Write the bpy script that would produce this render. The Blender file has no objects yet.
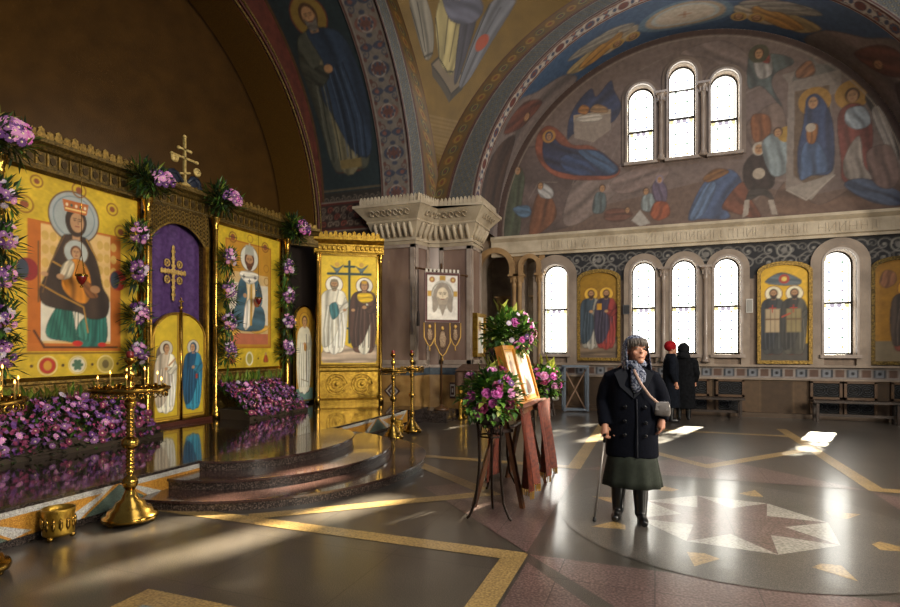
import bpy, math, random
import numpy as np
from mathutils import Vector, Matrix
from mathutils.geometry import tessellate_polygon
PI = math.pi
rnd = random.Random(11)
scene = bpy.context.scene
COL = scene.collection

# ------------------------------------------------------------------ camera, world, sun, area lights, exposure
cam_d = bpy.data.cameras.new('camera'); cam = bpy.data.objects.new('camera', cam_d); COL.objects.link(cam)
cam_d.sensor_width = 36.0; cam_d.lens = 36.0 * 550.0 / 900.0
cam_d.shift_y = 44.5 / 900.0
cam_d.clip_end = 200; cam_d.clip_start = 0.05
CS, CC = 0.3492, 0.937
cam.location = (0, 0, 1.5)
cam.rotation_euler = (math.radians(90), 0, math.asin(CS))
scene.camera = cam
scene.view_settings.view_transform = 'Standard'
scene.view_settings.look = 'None'
scene.view_settings.gamma = 1.0
scene.view_settings.use_curve_mapping = False
scene.view_settings.exposure = 0.0
scene.cycles.use_denoising = True
scene.cycles.max_bounces = 6
scene.cycles.caustics_reflective = False
scene.cycles.caustics_refractive = False
scene.cycles.sample_clamp_indirect = 4.0

world = bpy.data.worlds.new('world'); scene.world = world; world.use_nodes = True
bg = world.node_tree.nodes['Background']
bg.inputs[0].default_value = (0.85, 0.9, 1.0, 1); bg.inputs[1].default_value = 0.16

def lamp(name, kind, loc, target, energy, color=(1, 1, 1), **kw):
    d = bpy.data.lights.new(name, kind); d.energy = energy; d.color = color
    for k, v in kw.items(): setattr(d, k, v)
    o = bpy.data.objects.new(name, d); COL.objects.link(o); o.location = loc
    dirv = Vector(target) - Vector(loc)
    o.rotation_euler = dirv.to_track_quat('-Z', 'Y').to_euler()
    return o
SUN_DIR = Vector((-0.33, -0.944, 0)).normalized() * math.cos(math.radians(33)) + Vector((0, 0, -math.sin(math.radians(33))))
lamp('sun', 'SUN', (6, 30, 20), Vector((6, 30, 20)) + SUN_DIR, 230.0, (1.0, 0.93, 0.80), angle=math.radians(1.2))
# daylight of the west and south windows of the church, behind and beside the camera
lamp('west_window_light', 'AREA', (5.5, 0.5, 5.0), (-6.8, 6.6, 2.2), 720, (1.0, 0.92, 0.77), shape='RECTANGLE', size=2.0, size_y=3.0)
lamp('south_window_light', 'AREA', (7.5, 6.0, 3.6), (1.0, 5.4, 0.7), 820, (1.0, 0.90, 0.76), shape='RECTANGLE', size=1.2, size_y=2.6)
lamp('dome_light', 'AREA', (1.2, 4.5, 12.0), (0.6, 7.5, 0), 300, (0.95, 0.95, 1.0), shape='DISK', size=5.0)
lamp('choir_spot', 'SPOT', (2.6, -1.2, 3.75), (-6.05, 10.45, 1.9), 1750, (1.0, 0.92, 0.70), spot_size=math.radians(16), spot_blend=0.5, shadow_soft_size=0.06)

# ------------------------------------------------------------------ colour and material helpers
def lin(h):
    if not isinstance(h, str): return tuple(h)
    out = []
    for i in (0, 2, 4):
        v = int(h[i:i+2], 16) / 255.0
        out.append(v / 12.92 if v <= 0.04045 else ((v + 0.055) / 1.055) ** 2.4)
    return tuple(out)
MATS = {}
def mat(name, color, rough=0.5, metal=0.0, color2=None, scale=8.0, bump=0.0, bump_scale=None, detail=4.0, coat=0.0, coat_rough=0.1, spec=0.5, stretch=None, ramp=(0.35, 0.65), trans=0.0):
    if name in MATS: return MATS[name]
    m = bpy.data.materials.new(name); m.use_nodes = True
    nt = m.node_tree; b = nt.nodes['Principled BSDF']
    b.inputs['Base Color'].default_value = (*lin(color), 1)
    b.inputs['Roughness'].default_value = rough; b.inputs['Metallic'].default_value = metal
    b.inputs['Coat Weight'].default_value = coat; b.inputs['Coat Roughness'].default_value = coat_rough
    b.inputs['Specular IOR Level'].default_value = spec
    b.inputs['Transmission Weight'].default_value = trans
    tc = nt.nodes.new('ShaderNodeTexCoord'); src = tc.outputs['Object']
    if stretch:
        mp = nt.nodes.new('ShaderNodeMapping'); mp.inputs['Scale'].default_value = stretch
        nt.links.new(src, mp.inputs[0]); src = mp.outputs[0]
    if color2 is not None:
        n = nt.nodes.new('ShaderNodeTexNoise'); n.inputs['Scale'].default_value = scale; n.inputs['Detail'].default_value = detail
        nt.links.new(src, n.inputs['Vector'])
        r = nt.nodes.new('ShaderNodeValToRGB')
        r.color_ramp.elements[0].position = ramp[0]; r.color_ramp.elements[1].position = ramp[1]
        r.color_ramp.elements[0].color = (*lin(color), 1); r.color_ramp.elements[1].color = (*lin(color2), 1)
        nt.links.new(n.outputs['Fac'], r.inputs[0]); nt.links.new(r.outputs[0], b.inputs['Base Color'])
    if bump:
        n2 = nt.nodes.new('ShaderNodeTexNoise'); n2.inputs['Scale'].default_value = bump_scale or scale * 3; n2.inputs['Detail'].default_value = 3
        nt.links.new(src, n2.inputs['Vector'])
        bp = nt.nodes.new('ShaderNodeBump'); bp.inputs['Strength'].default_value = bump; bp.inputs['Distance'].default_value = 0.02
        nt.links.new(n2.outputs['Fac'], bp.inputs['Height']); nt.links.new(bp.outputs[0], b.inputs['Normal'])
    MATS[name] = m
    return m
def emit(name, color, strength):
    m = bpy.data.materials.new(name); m.use_nodes = True; nt = m.node_tree
    nt.nodes.remove(nt.nodes['Principled BSDF'])
    e = nt.nodes.new('ShaderNodeEmission'); e.inputs[0].default_value = (*lin(color), 1); e.inputs[1].default_value = strength
    nt.links.new(e.outputs[0], nt.nodes['Material Output'].inputs[0])
    return m
def pane_mat(name, color, strength, clear):
    """lit stained glass: lets the sun through and glows with the daylight behind it"""
    m = bpy.data.materials.new(name); m.use_nodes = True; nt = m.node_tree
    nt.nodes.remove(nt.nodes['Principled BSDF'])
    e = nt.nodes.new('ShaderNodeEmission'); e.inputs[0].default_value = (*lin(color), 1); e.inputs[1].default_value = strength
    t = nt.nodes.new('ShaderNodeBsdfTransparent'); t.inputs[0].default_value = (*lin(color), 1)
    mx = nt.nodes.new('ShaderNodeMixShader'); mx.inputs[0].default_value = clear
    nt.links.new(e.outputs[0], mx.inputs[1]); nt.links.new(t.outputs[0], mx.inputs[2])
    nt.links.new(mx.outputs[0], nt.nodes['Material Output'].inputs[0])
    return m
def painted_mat(name, rough=0.45, metal_k=0.75, bump=0.12, scale=30.0, vary=0.18, coat=0.0, mosaic=0.0):
    m = bpy.data.materials.new(name); m.use_nodes = True; nt = m.node_tree; b = nt.nodes['Principled BSDF']
    a = nt.nodes.new('ShaderNodeAttribute'); a.attribute_name = 'paint'
    tc = nt.nodes.new('ShaderNodeTexCoord')
    n = nt.nodes.new('ShaderNodeTexNoise'); n.inputs['Scale'].default_value = scale * 0.25; n.inputs['Detail'].default_value = 6
    nt.links.new(tc.outputs['Object'], n.inputs['Vector'])
    mr = nt.nodes.new('ShaderNodeMapRange'); mr.inputs[1].default_value = 0.3; mr.inputs[2].default_value = 0.7
    mr.inputs[3].default_value = 1 - vary; mr.inputs[4].default_value = 1 + vary
    nt.links.new(n.outputs['Fac'], mr.inputs[0])
    mul = nt.nodes.new('ShaderNodeVectorMath'); mul.operation = 'SCALE'
    nt.links.new(a.outputs['Color'], mul.inputs[0]); nt.links.new(mr.outputs[0], mul.inputs['Scale'])
    nt.links.new(mul.outputs[0], b.inputs['Base Color'])
    mm = nt.nodes.new('ShaderNodeMath'); mm.operation = 'MULTIPLY'; mm.inputs[1].default_value = metal_k
    nt.links.new(a.outputs['Alpha'], mm.inputs[0]); nt.links.new(mm.outputs[0], b.inputs['Metallic'])
    b.inputs['Roughness'].default_value = rough; b.inputs['Coat Weight'].default_value = coat; b.inputs['Coat Roughness'].default_value = 0.15
    bp = nt.nodes.new('ShaderNodeBump'); bp.inputs['Strength'].default_value = bump; bp.inputs['Distance'].default_value = 0.01
    if mosaic:
        v = nt.nodes.new('ShaderNodeTexVoronoi'); v.inputs['Scale'].default_value = mosaic
        nt.links.new(tc.outputs['Object'], v.inputs['Vector']); nt.links.new(v.outputs['Distance'], bp.inputs['Height'])
    else:
        n2 = nt.nodes.new('ShaderNodeTexNoise'); n2.inputs['Scale'].default_value = scale
        nt.links.new(tc.outputs['Object'], n2.inputs['Vector']); nt.links.new(n2.outputs['Fac'], bp.inputs['Height'])
    nt.links.new(bp.outputs[0], b.inputs['Normal'])
    return m
def granite(name, c0, c1, c2, scale=140, rough=0.22, coat=0.5, coat_rough=0.06, joints=None):
    m = bpy.data.materials.new(name); m.use_nodes = True; nt = m.node_tree; b = nt.nodes['Principled BSDF']
    tc = nt.nodes.new('ShaderNodeTexCoord')
    n = nt.nodes.new('ShaderNodeTexNoise'); n.inputs['Scale'].default_value = scale; n.inputs['Detail'].default_value = 3
    n3 = nt.nodes.new('ShaderNodeTexNoise'); n3.inputs['Scale'].default_value = 2.2; n3.inputs['Detail'].default_value = 5
    nt.links.new(tc.outputs['Object'], n.inputs['Vector']); nt.links.new(tc.outputs['Object'], n3.inputs['Vector'])
    r = nt.nodes.new('ShaderNodeValToRGB'); e = r.color_ramp.elements
    e[0].position = 0.36; e[0].color = (*lin(c0), 1); e[1].position = 0.64; e[1].color = (*lin(c2), 1)
    k = e.new(0.5); k.color = (*lin(c1), 1)
    nt.links.new(n.outputs['Fac'], r.inputs[0])
    mr = nt.nodes.new('ShaderNodeMapRange'); mr.inputs[1].default_value = 0.3; mr.inputs[2].default_value = 0.7; mr.inputs[3].default_value = 0.82; mr.inputs[4].default_value = 1.15
    nt.links.new(n3.outputs['Fac'], mr.inputs[0])
    mul = nt.nodes.new('ShaderNodeVectorMath'); mul.operation = 'SCALE'
    nt.links.new(r.outputs[0], mul.inputs[0]); nt.links.new(mr.outputs[0], mul.inputs['Scale'])
    out = mul.outputs[0]
    if joints:
        bt = nt.nodes.new('ShaderNodeTexBrick'); bt.inputs['Scale'].default_value = 1.0
        bt.inputs['Brick Width'].default_value = joints[0]; bt.inputs['Row Height'].default_value = joints[1]
        bt.inputs['Mortar Size'].default_value = 0.004; bt.offset = 0.0
        bt.inputs['Color1'].default_value = (1, 1, 1, 1); bt.inputs['Color2'].default_value = (0.86, 0.86, 0.86, 1); bt.inputs['Mortar'].default_value = (0.35, 0.33, 0.3, 1)
        nt.links.new(tc.outputs['Object'], bt.inputs['Vector'])
        mx = nt.nodes.new('ShaderNodeVectorMath'); mx.operation = 'MULTIPLY'
        nt.links.new(out, mx.inputs[0]); nt.links.new(bt.outputs['Color'], mx.inputs[1]); out = mx.outputs[0]
    nt.links.new(out, b.inputs['Base Color'])
    b.inputs['Roughness'].default_value = rough; b.inputs['Coat Weight'].default_value = coat; b.inputs['Coat Roughness'].default_value = coat_rough
    n4 = nt.nodes.new('ShaderNodeTexNoise'); n4.inputs['Scale'].default_value = 5; n4.inputs['Detail'].default_value = 2
    nt.links.new(tc.outputs['Object'], n4.inputs['Vector'])
    bp = nt.nodes.new('ShaderNodeBump'); bp.inputs['Strength'].default_value = 0.04; bp.inputs['Distance'].default_value = 0.02
    nt.links.new(n4.outputs['Fac'], bp.inputs['Height']); nt.links.new(bp.outputs[0], b.inputs['Coat Normal'])
    return m

# ------------------------------------------------------------------ mesh helpers
class MB:
    """collects vertices and faces; build() links them as one mesh object"""
    def __init__(s): s.v = []; s.f = []; s.mi = []; s.sm = []; s.M = Matrix.Identity(4); s.m = 0
    def add(s, verts, faces, smooth=False, m=None):
        o = len(s.v); s.v += [tuple(s.M @ Vector(p)) for p in verts]
        for f in faces: s.f.append(tuple(i + o for i in f)); s.mi.append(s.m if m is None else m); s.sm.append(smooth)
    def box(s, c, size, m=None, rot=None, taper=1.0):
        hx, hy, hz = size[0]/2, size[1]/2, size[2]/2
        P = []
        for z in (-1, 1):
            k = taper if z > 0 else 1.0
            for x, y in ((-1,-1),(1,-1),(1,1),(-1,1)):
                p = Vector((x*hx*k, y*hy*k, z*hz))
                if rot is not None: p = rot @ p
                P.append(p + Vector(c))
        s.add(P, [(3,2,1,0),(4,5,6,7),(0,1,5,4),(1,2,6,5),(2,3,7,6),(3,0,4,7)], False, m)
    def bar(s, a, b, w, d, m=None, up=Vector((0,0,1))):
        a, b = Vector(a), Vector(b); z = (b-a); L = z.length; z.normalize()
        x = up.cross(z)
        if x.length < 1e-4: x = Vector((1,0,0)).cross(z)
        x.normalize(); y = z.cross(x)
        R = Matrix((x, y, z)).transposed()
        s.box((a+b)/2, (w, d, L), m, R)
    def lathe(s, prof, c=(0,0,0), n=20, m=None, smooth=True, axis=None):
        P = []; F = []
        R = Matrix.Identity(3) if axis is None else Vector(axis).to_track_quat('Z', 'Y').to_matrix()
        for r, z in prof:
            for k in range(n):
                a = 2*PI*k/n; P.append(R @ Vector((r*math.cos(a), r*math.sin(a), z)) + Vector(c))
        for i in range(len(prof)-1):
            for k in range(n):
                F.append((i*n+k, i*n+(k+1) % n, (i+1)*n+(k+1) % n, (i+1)*n+k))
        if prof[0][0] > 1e-5: F.append(tuple(range(n-1, -1, -1)))
        if prof[-1][0] > 1e-5: F.append(tuple((len(prof)-1)*n+k for k in range(n)))
        s.add(P, F, smooth, m)
    def tube(s, pts, rad, n=8, m=None, smooth=True, cap=True, flat=1.0):
        pts = [Vector(p) for p in pts]; N = len(pts)
        if not hasattr(rad, '__len__'): rad = [rad]*N
        P = []; F = []; x = None
        for i, p in enumerate(pts):
            t = (pts[min(i+1, N-1)] - pts[max(i-1, 0)]).normalized()
            if x is None:
                x = t.cross(Vector((0,1,0)) if abs(t.y) < 0.9 else Vector((1,0,0))).normalized()
            else:
                x = (x - t*x.dot(t)).normalized()
            y = t.cross(x)
            for k in range(n):
                a = 2*PI*k/n; P.append(p + x*math.cos(a)*rad[i] + y*math.sin(a)*rad[i]*flat)
        for i in range(N-1):
            for k in range(n): F.append((i*n+k, i*n+(k+1) % n, (i+1)*n+(k+1) % n, (i+1)*n+k))
        if cap: F.append(tuple(range(n-1, -1, -1))); F.append(tuple((N-1)*n+k for k in range(n)))
        s.add(P, F, smooth, m)
    def loft(s, secs, n=24, m=None, smooth=True, exp=2.0, wave=0.0, waves=0, ph=0.0):
        """sections (z, cx, cy, rx, ry) stacked upwards"""
        P = []; F = []
        for i, (z, cx, cy, rx, ry) in enumerate(secs):
            for k in range(n):
                a = 2*PI*k/n; ca, sa = math.cos(a), math.sin(a)
                g = (abs(ca)**exp + abs(sa)**exp) ** (-1.0/exp)
                w = 1 + (wave * math.sin(waves*a + ph) * (1 - i/(len(secs)-1)) if waves else 0)
                P.append((cx + rx*g*ca*w, cy + ry*g*sa*w, z))
        for i in range(len(secs)-1):
            for k in range(n): F.append((i*n+k, i*n+(k+1) % n, (i+1)*n+(k+1) % n, (i+1)*n+k))
        F.append(tuple(range(n-1, -1, -1))); F.append(tuple((len(secs)-1)*n+k for k in range(n)))
        s.add(P, F, smooth, m)
    def ball(s, c, r, n=12, m=None, rot=None):
        rx, ry, rz = (r, r, r) if not hasattr(r, '__len__') else r
        P = [Vector((0,0,-rz))]; F = []; h = n//2
        for i in range(1, h):
            t = -PI/2 + PI*i/h
            for k in range(n):
                a = 2*PI*k/n; P.append(Vector((rx*math.cos(t)*math.cos(a), ry*math.cos(t)*math.sin(a), rz*math.sin(t))))
        P.append(Vector((0,0,rz))); L = len(P)-1
        for k in range(n): F.append((0, 1+(k+1) % n, 1+k))
        for i in range(h-2):
            for k in range(n): F.append((1+i*n+k, 1+i*n+(k+1) % n, 1+(i+1)*n+(k+1) % n, 1+(i+1)*n+k))
        for k in range(n): F.append((L, 1+(h-2)*n+k, 1+(h-2)*n+(k+1) % n))
        if rot is not None: P = [rot @ p for p in P]
        s.add([p + Vector(c) for p in P], F, True, m)
    def prism(s, pts, o, U, V, d, m=None, holes=()):
        """flat outline pts (u,v) set out on axes U,V from o, given thickness d along U x V"""
        o, U, V = Vector(o), Vector(U).normalized(), Vector(V).normalized(); N = U.cross(V)
        loops = [list(pts)] + [list(h) for h in holes]
        flat = [q for l in loops for q in l]; n = len(flat)
        tris = tessellate_polygon([[Vector((q[0], q[1], 0)) for q in l] for l in loops])
        P = [o + U*q[0] + V*q[1] for q in flat] + [o + U*q[0] + V*q[1] + N*d for q in flat]
        F = []
        for t in tris:
            a, b, c = [flat[i] for i in t]
            ccw = (b[0]-a[0])*(c[1]-a[1]) - (b[1]-a[1])*(c[0]-a[0]) > 0
            t = tuple(t) if ccw else tuple(reversed(t))
            F.append(tuple(reversed(t))); F.append(tuple(i+n for i in t))
        k0 = 0
        for li, l in enumerate(loops):
            L = len(l); area = sum(l[i][0]*l[(i+1) % L][1] - l[(i+1) % L][0]*l[i][1] for i in range(L))
            fw = (area > 0) == (li == 0)
            for i in range(L):
                a, b = k0+i, k0+(i+1) % L
                F.append((a, b, b+n, a+n) if fw else (b, a, a+n, b+n))
            k0 += L
        s.add(P, F, False, m)
    def grid(s, fn, us, vs, m=None, smooth=True, flip=False):
        P = [fn(u, v) for v in vs for u in us]; nu = len(us); F = []
        for j in range(len(vs)-1):
            for i in range(nu-1):
                q = (j*nu+i, j*nu+i+1, (j+1)*nu+i+1, (j+1)*nu+i)
                F.append(q[::-1] if flip else q)
        s.add(P, F, smooth, m)
    def build(s, name, mats, parent=None):
        me = bpy.data.meshes.new(name); me.from_pydata(s.v, [], s.f)
        for mm in (mats if isinstance(mats, (list, tuple)) else [mats]): me.materials.append(mm)
        me.polygons.foreach_set('material_index', s.mi); me.polygons.foreach_set('use_smooth', s.sm); me.update()
        o = bpy.data.objects.new(name, me); COL.objects.link(o)
        if parent is not None: o.parent = parent
        return o
def tag(o, label=None, cat=None, group=None, kind=None):
    if label: o['label'] = label
    if cat: o['category'] = cat
    if group: o['group'] = group
    if kind: o['kind'] = kind
    return o
def thing(name, label, cat, loc=(0,0,0), rz=0.0, group=None):
    o = bpy.data.objects.new(name, None); COL.objects.link(o); o.location = loc; o.rotation_euler = (0,0,rz); o.empty_display_size = 0.1
    return tag(o, label, cat, group)
def struct(o): o['kind'] = 'structure'; return o
def copy_tree(o, parent=None):
    c = o.copy(); COL.objects.link(c)
    if parent is not None: c.parent = parent
    for ch in [x for x in COL.objects if x.parent == o]: copy_tree(ch, c)
    return c
def arc(cx, cz, r, a0, a1, n): return [(cx + r*math.cos(a0+(a1-a0)*i/n), cz + r*math.sin(a0+(a1-a0)*i/n)) for i in range(n+1)]
def arch_outline(cx, z0, w, ztop, n=14):
    """door or window outline: straight sides with a round head"""
    r = w/2; zs = ztop - r
    return [(cx-r, z0), (cx+r, z0)] + arc(cx, zs, r, 0, PI, n)
def smooth_closed(pts, k=5):
    out = []; n = len(pts)
    for i in range(n):
        p0, p1, p2, p3 = [np.array(pts[(i+j) % n], float) for j in (-1, 0, 1, 2)]
        for t in np.arange(k)/k:
            out.append(tuple(0.5*((2*p1) + (-p0+p2)*t + (2*p0-5*p1+4*p2-p3)*t*t + (-p0+3*p1-3*p2+p3)*t**3)))
    return out
class Canvas:
    """a painted surface: colours kept on a fine vertex grid, in metres of the surface itself"""
    def __init__(s, w, h, cell, bgc, metal=0.0, o=(0.0, 0.0)):
        s.nx = max(2, int(round(w/cell))+1); s.ny = max(2, int(round(h/cell))+1)
        s.x = o[0] + np.linspace(0, w, s.nx); s.y = o[1] + np.linspace(0, h, s.ny); s.cell = cell
        s.X, s.Y = np.meshgrid(s.x, s.y)
        s.c = np.zeros((s.ny, s.nx, 4)); s.c[..., :3] = lin(bgc); s.c[..., 3] = metal
    def _win(s, x0, x1, y0, y1):
        i0 = max(0, np.searchsorted(s.x, x0-s.cell)); i1 = min(s.nx, np.searchsorted(s.x, x1+s.cell)+1)
        j0 = max(0, np.searchsorted(s.y, y0-s.cell)); j1 = min(s.ny, np.searchsorted(s.y, y1+s.cell)+1)
        return slice(j0, j1), slice(i0, i1)
    def _mix(s, w, cov, color, metal):
        cov = cov[..., None]; t = np.array([*lin(color), metal])
        s.c[w] = s.c[w]*(1-cov) + t*cov
    def fill(s, pts, color, metal=0.0, a=1.0):
        p = np.array(pts, float); w = s._win(p[:,0].min(), p[:,0].max(), p[:,1].min(), p[:,1].max())
        X, Y = s.X[w], s.Y[w]
        if X.size == 0: return
        cov = np.zeros_like(X); q = np.roll(p, -1, 0)
        for ox in (-0.3, 0.3):
            for oy in (-0.3, 0.3):
                x = X+ox*s.cell; y = Y+oy*s.cell; ins = np.zeros(X.shape, bool)
                for (x1, y1), (x2, y2) in zip(p, q):
                    if y1 == y2: continue
                    ins ^= ((y1 > y) != (y2 > y)) & (x < (x2-x1)*(y-y1)/(y2-y1)+x1)
                cov += ins*0.25
        s._mix(w, cov*a, color, metal); return w, cov
    def blob(s, pts, color, metal=0.0, a=1.0, folds=None):
        q = smooth_closed(pts); r = s.fill(q, color, metal, a)
        if r is None or not (folds if folds is not None else s.drapery): return
        w, cov = r; p = np.array(pts, float); d = p-p.mean(0); ev, V = np.linalg.eigh(d.T @ d); n = V[:, 0]; L = math.sqrt(ev[1]/len(p)); Wd = math.sqrt(ev[0]/len(p))+1e-6
        X, Y = s.X[w]-p[:, 0].mean(), s.Y[w]-p[:, 1].mean(); u = (X*n[0]+Y*n[1])/Wd; v = (-X*n[1]+Y*n[0])/L
        st = np.sin(u*4.2+0.8*np.sin(v*2.1+u)+len(pts)); st2 = np.sin(u*9.0-1.1*v+0.7*np.sin(v*3.0))
        k = 1+0.34*np.clip(st, -1, 0.6)+0.14*st2
        s.c[w][..., :3] *= (1+(k-1)*cov*a)[..., None]
        s.line(q+q[:1], max(s.cell*1.1, 0.06*Wd), dark(color, 0.35), 0, 0.55*a)
    drapery = False
    def rect(s, x0, y0, x1, y1, color, metal=0.0, a=1.0): s.fill([(x0,y0),(x1,y0),(x1,y1),(x0,y1)], color, metal, a)
    def ell(s, cx, cy, rx, ry, color, metal=0.0, a=1.0, rot=0.0):
        m = max(rx, ry); w = s._win(cx-m, cx+m, cy-m, cy+m); X, Y = s.X[w]-cx, s.Y[w]-cy
        if X.size == 0: return
        cr, sr = math.cos(rot), math.sin(rot); X, Y = X*cr+Y*sr, -X*sr+Y*cr
        d = (np.sqrt((X/rx)**2+(Y/ry)**2)-1)*min(rx, ry)
        s._mix(w, np.clip(0.5-d/s.cell, 0, 1)*a, color, metal)
    def ring(s, cx, cy, r, wd, color, metal=0.0, a=1.0):
        w = s._win(cx-r-wd, cx+r+wd, cy-r-wd, cy+r+wd); X, Y = s.X[w]-cx, s.Y[w]-cy
        if X.size == 0: return
        d = abs(np.hypot(X, Y)-r)-wd/2
        s._mix(w, np.clip(0.5-d/s.cell, 0, 1)*a, color, metal)
    def line(s, pts, wd, color, metal=0.0, a=1.0):
        p = np.array(pts, float); w = s._win(p[:,0].min()-wd, p[:,0].max()+wd, p[:,1].min()-wd, p[:,1].max()+wd)
        X, Y = s.X[w], s.Y[w]
        if X.size == 0: return
        D = np.full(X.shape, 1e9)
        for (x1, y1), (x2, y2) in zip(p[:-1], p[1:]):
            dx, dy = x2-x1, y2-y1; L = dx*dx+dy*dy or 1e-9
            t = np.clip(((X-x1)*dx+(Y-y1)*dy)/L, 0, 1); D = np.minimum(D, np.hypot(X-x1-t*dx, Y-y1-t*dy))
        s._mix(w, np.clip(0.5-(D-wd/2)/s.cell, 0, 1)*a, color, metal)
    def box(s, x0, y0, x1, y1, wd, color, metal=0.0): s.line([(x0,y0),(x1,y0),(x1,y1),(x0,y1),(x0,y0)], wd, color, metal)
    def mottle(s, amp=0.15, scale=2.0, seed=1):
        r = np.random.RandomState(seed); n = np.zeros_like(s.X)
        for k in range(24):
            f = scale*(1+3*r.rand()); a = 2*PI*r.rand(); n += np.sin(f*(s.X*math.cos(a)+s.Y*math.sin(a))+6.3*r.rand()+1.5*np.sin(f*0.6*s.Y+k))/24*3
        s.c[..., :3] *= (1+amp*n)[..., None]
    def fade(s, color, a):
        s.c[..., :3] = s.c[..., :3]*(1-a)+np.array(lin(color))*a
    def mesh(s, name, fn, material, parent=None, keep=None):
        """fn(U, V) gives arrays X, Y, Z; keep(U, V) masks the cells that exist"""
        X, Y, Z = fn(s.X, s.Y); co = np.stack([np.broadcast_to(q, s.X.shape) for q in (X, Y, Z)], -1).reshape(-1, 3)
        idx = np.arange(s.nx*s.ny).reshape(s.ny, s.nx)
        q = np.stack([idx[:-1,:-1], idx[:-1,1:], idx[1:,1:], idx[1:,:-1]], -1)
        if keep is not None:
            k = keep((s.X[:-1,:-1]+s.X[1:,1:])/2, (s.Y[:-1,:-1]+s.Y[1:,1:])/2); q = q[k]
        q = q.reshape(-1, 4); used = np.unique(q); rm = np.full(s.nx*s.ny, -1); rm[used] = np.arange(len(used))
        co = co[used]; q = rm[q]; c = np.clip(s.c.reshape(-1, 4)[used], 0, 1)
        me = bpy.data.meshes.new(name); me.vertices.add(len(co)); me.vertices.foreach_set('co', co.ravel())
        me.loops.add(q.size); me.loops.foreach_set('vertex_index', q.ravel().astype(np.int32))
        me.polygons.add(len(q)); me.polygons.foreach_set('loop_start', np.arange(0, q.size, 4, dtype=np.int32))
        try: me.polygons.foreach_set('loop_total', np.full(len(q), 4, dtype=np.int32))
        except Exception: pass
        me.update(calc_edges=True)
        at = me.color_attributes.new('paint', 'FLOAT_COLOR', 'POINT'); at.data.foreach_set('color', c.ravel().astype(np.float32))
        me.polygons.foreach_set('use_smooth', [True]*len(q))
        me.materials.append(material); me.validate()
        o = bpy.data.objects.new(name, me); COL.objects.link(o)
        if parent is not None: o.parent = parent
        return o
def flat(o, U, V, off=0.0):
    o, U, V = np.array(o, float), np.array(Vector(U).normalized()), np.array(Vector(V).normalized()); N = np.cross(U, V)
    def fn(X, Y): return tuple(o[i]+U[i]*X+V[i]*Y+N[i]*off for i in range(3))
    return fn

# ------------------------------------------------------------------ painted figures
def dark(h, k):
    return tuple(v*k for v in lin(h))
def face(c, x, y, r, skin='b88a60', hair='4a2e1a', beard=None, cover=None, turn=0.0):
    if cover: c.ell(x, y+0.06*r, r*1.12, r*1.35, cover)
    else: c.ell(x, y+0.12*r, r*1.02, r*1.18, hair)
    c.ell(x+turn*r*0.2, y-0.08*r, r*0.72, r*1.02, skin)
    if beard: c.blob([(x-0.68*r, y-0.2*r), (x-0.5*r, y-1.1*r), (x, y-1.45*r), (x+0.5*r, y-1.1*r), (x+0.68*r, y-0.2*r), (x+0.3*r, y-0.45*r), (x-0.3*r, y-0.45*r)], beard)
    d = dark(skin, 0.25)
    for k in (-1, 1):
        c.ell(x+k*0.28*r+turn*r*0.25, y+0.12*r, 0.13*r, 0.08*r, d); c.line([(x+k*0.45*r+turn*r*0.25, y+0.28*r), (x+k*0.12*r+turn*r*0.25, y+0.32*r)], 0.09*r, d)
    c.line([(x+turn*r*0.3, y+0.2*r), (x+0.04*r+turn*r*0.35, y-0.25*r)], 0.1*r, dark(skin, 0.55)); c.line([(x-0.18*r+turn*r*0.25, y-0.5*r), (x+0.18*r+turn*r*0.25, y-0.5*r)], 0.1*r, '7a3022')
def saint(c, x, y, h, robe, mantle, halo='f0d060', hair='4a2e1a', beard=None, cover=None, skin='b88a60', wd=1.0, under=None, turn=0.0, hm=0.0, book=None, side=-1, folds=True):
    q = lambda pts: [(x+px*h*wd*side*-1, y+py*h) for px, py in pts]
    if halo: c.ell(x, y+0.885*h, 0.108*h, 0.108*h, halo, hm); c.ring(x, y+0.885*h, 0.108*h, 0.008*h, '6a3020')
    c.ell(x-0.05*h, y+0.025*h, 0.05*h, 0.02*h, '5a2a1a'); c.ell(x+0.05*h, y+0.025*h, 0.05*h, 0.02*h, '5a2a1a')
    c.blob(q([(-0.06,0.815),(-0.13,0.77),(-0.165,0.62),(-0.17,0.4),(-0.135,0.05),(-0.02,0.025),(0.11,0.045),(0.16,0.4),(0.165,0.62),(0.13,0.77),(0.06,0.815)]), robe)
    if under: c.blob(q([(-0.05,0.6),(-0.07,0.06),(0.06,0.05),(0.06,0.6)]), under)
    c.blob(q([(-0.07,0.81),(0.05,0.815),(0.02,0.62),(0.1,0.5),(0.06,0.36),(-0.03,0.14),(-0.15,0.1),(-0.19,0.4),(-0.175,0.66),(-0.14,0.77)]), mantle)
    if folds:
        for k in (-0.12, -0.07, -0.02, 0.05, 0.1):
            c.line(q([(k*0.8, 0.62), (k*1.1, 0.3), (k, 0.08)]), 0.010*h, dark(mantle if k < 0 else robe, 0.45))
            c.line(q([(k*0.8+0.02, 0.6), (k*1.1+0.022, 0.3), (k+0.02, 0.1)]), 0.007*h, tuple(min(1, v*1.9+0.02) for v in lin(mantle if k < 0 else robe)))
    c.blob(q([(0.14,0.72),(0.175,0.6),(0.08,0.52),(0.0,0.58),(0.03,0.63),(0.1,0.62)]), dark(robe, 0.75))
    c.ell(x+side*-0.0*h, y+0.605*h, 0.028*h, 0.022*h, skin)
    if book: c.rect(x+0.03*h, y+0.5*h, x+0.12*h, y+0.62*h, book, 0.5); c.box(x+0.03*h, y+0.5*h, x+0.12*h, y+0.62*h, 0.008*h, '5a2a10')
    c.rect(x-0.025*h, y+0.8*h, x+0.025*h, y+0.85*h, skin)
    face(c, x, y+0.885*h, 0.055*h, skin, hair, beard, cover, turn)
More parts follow.
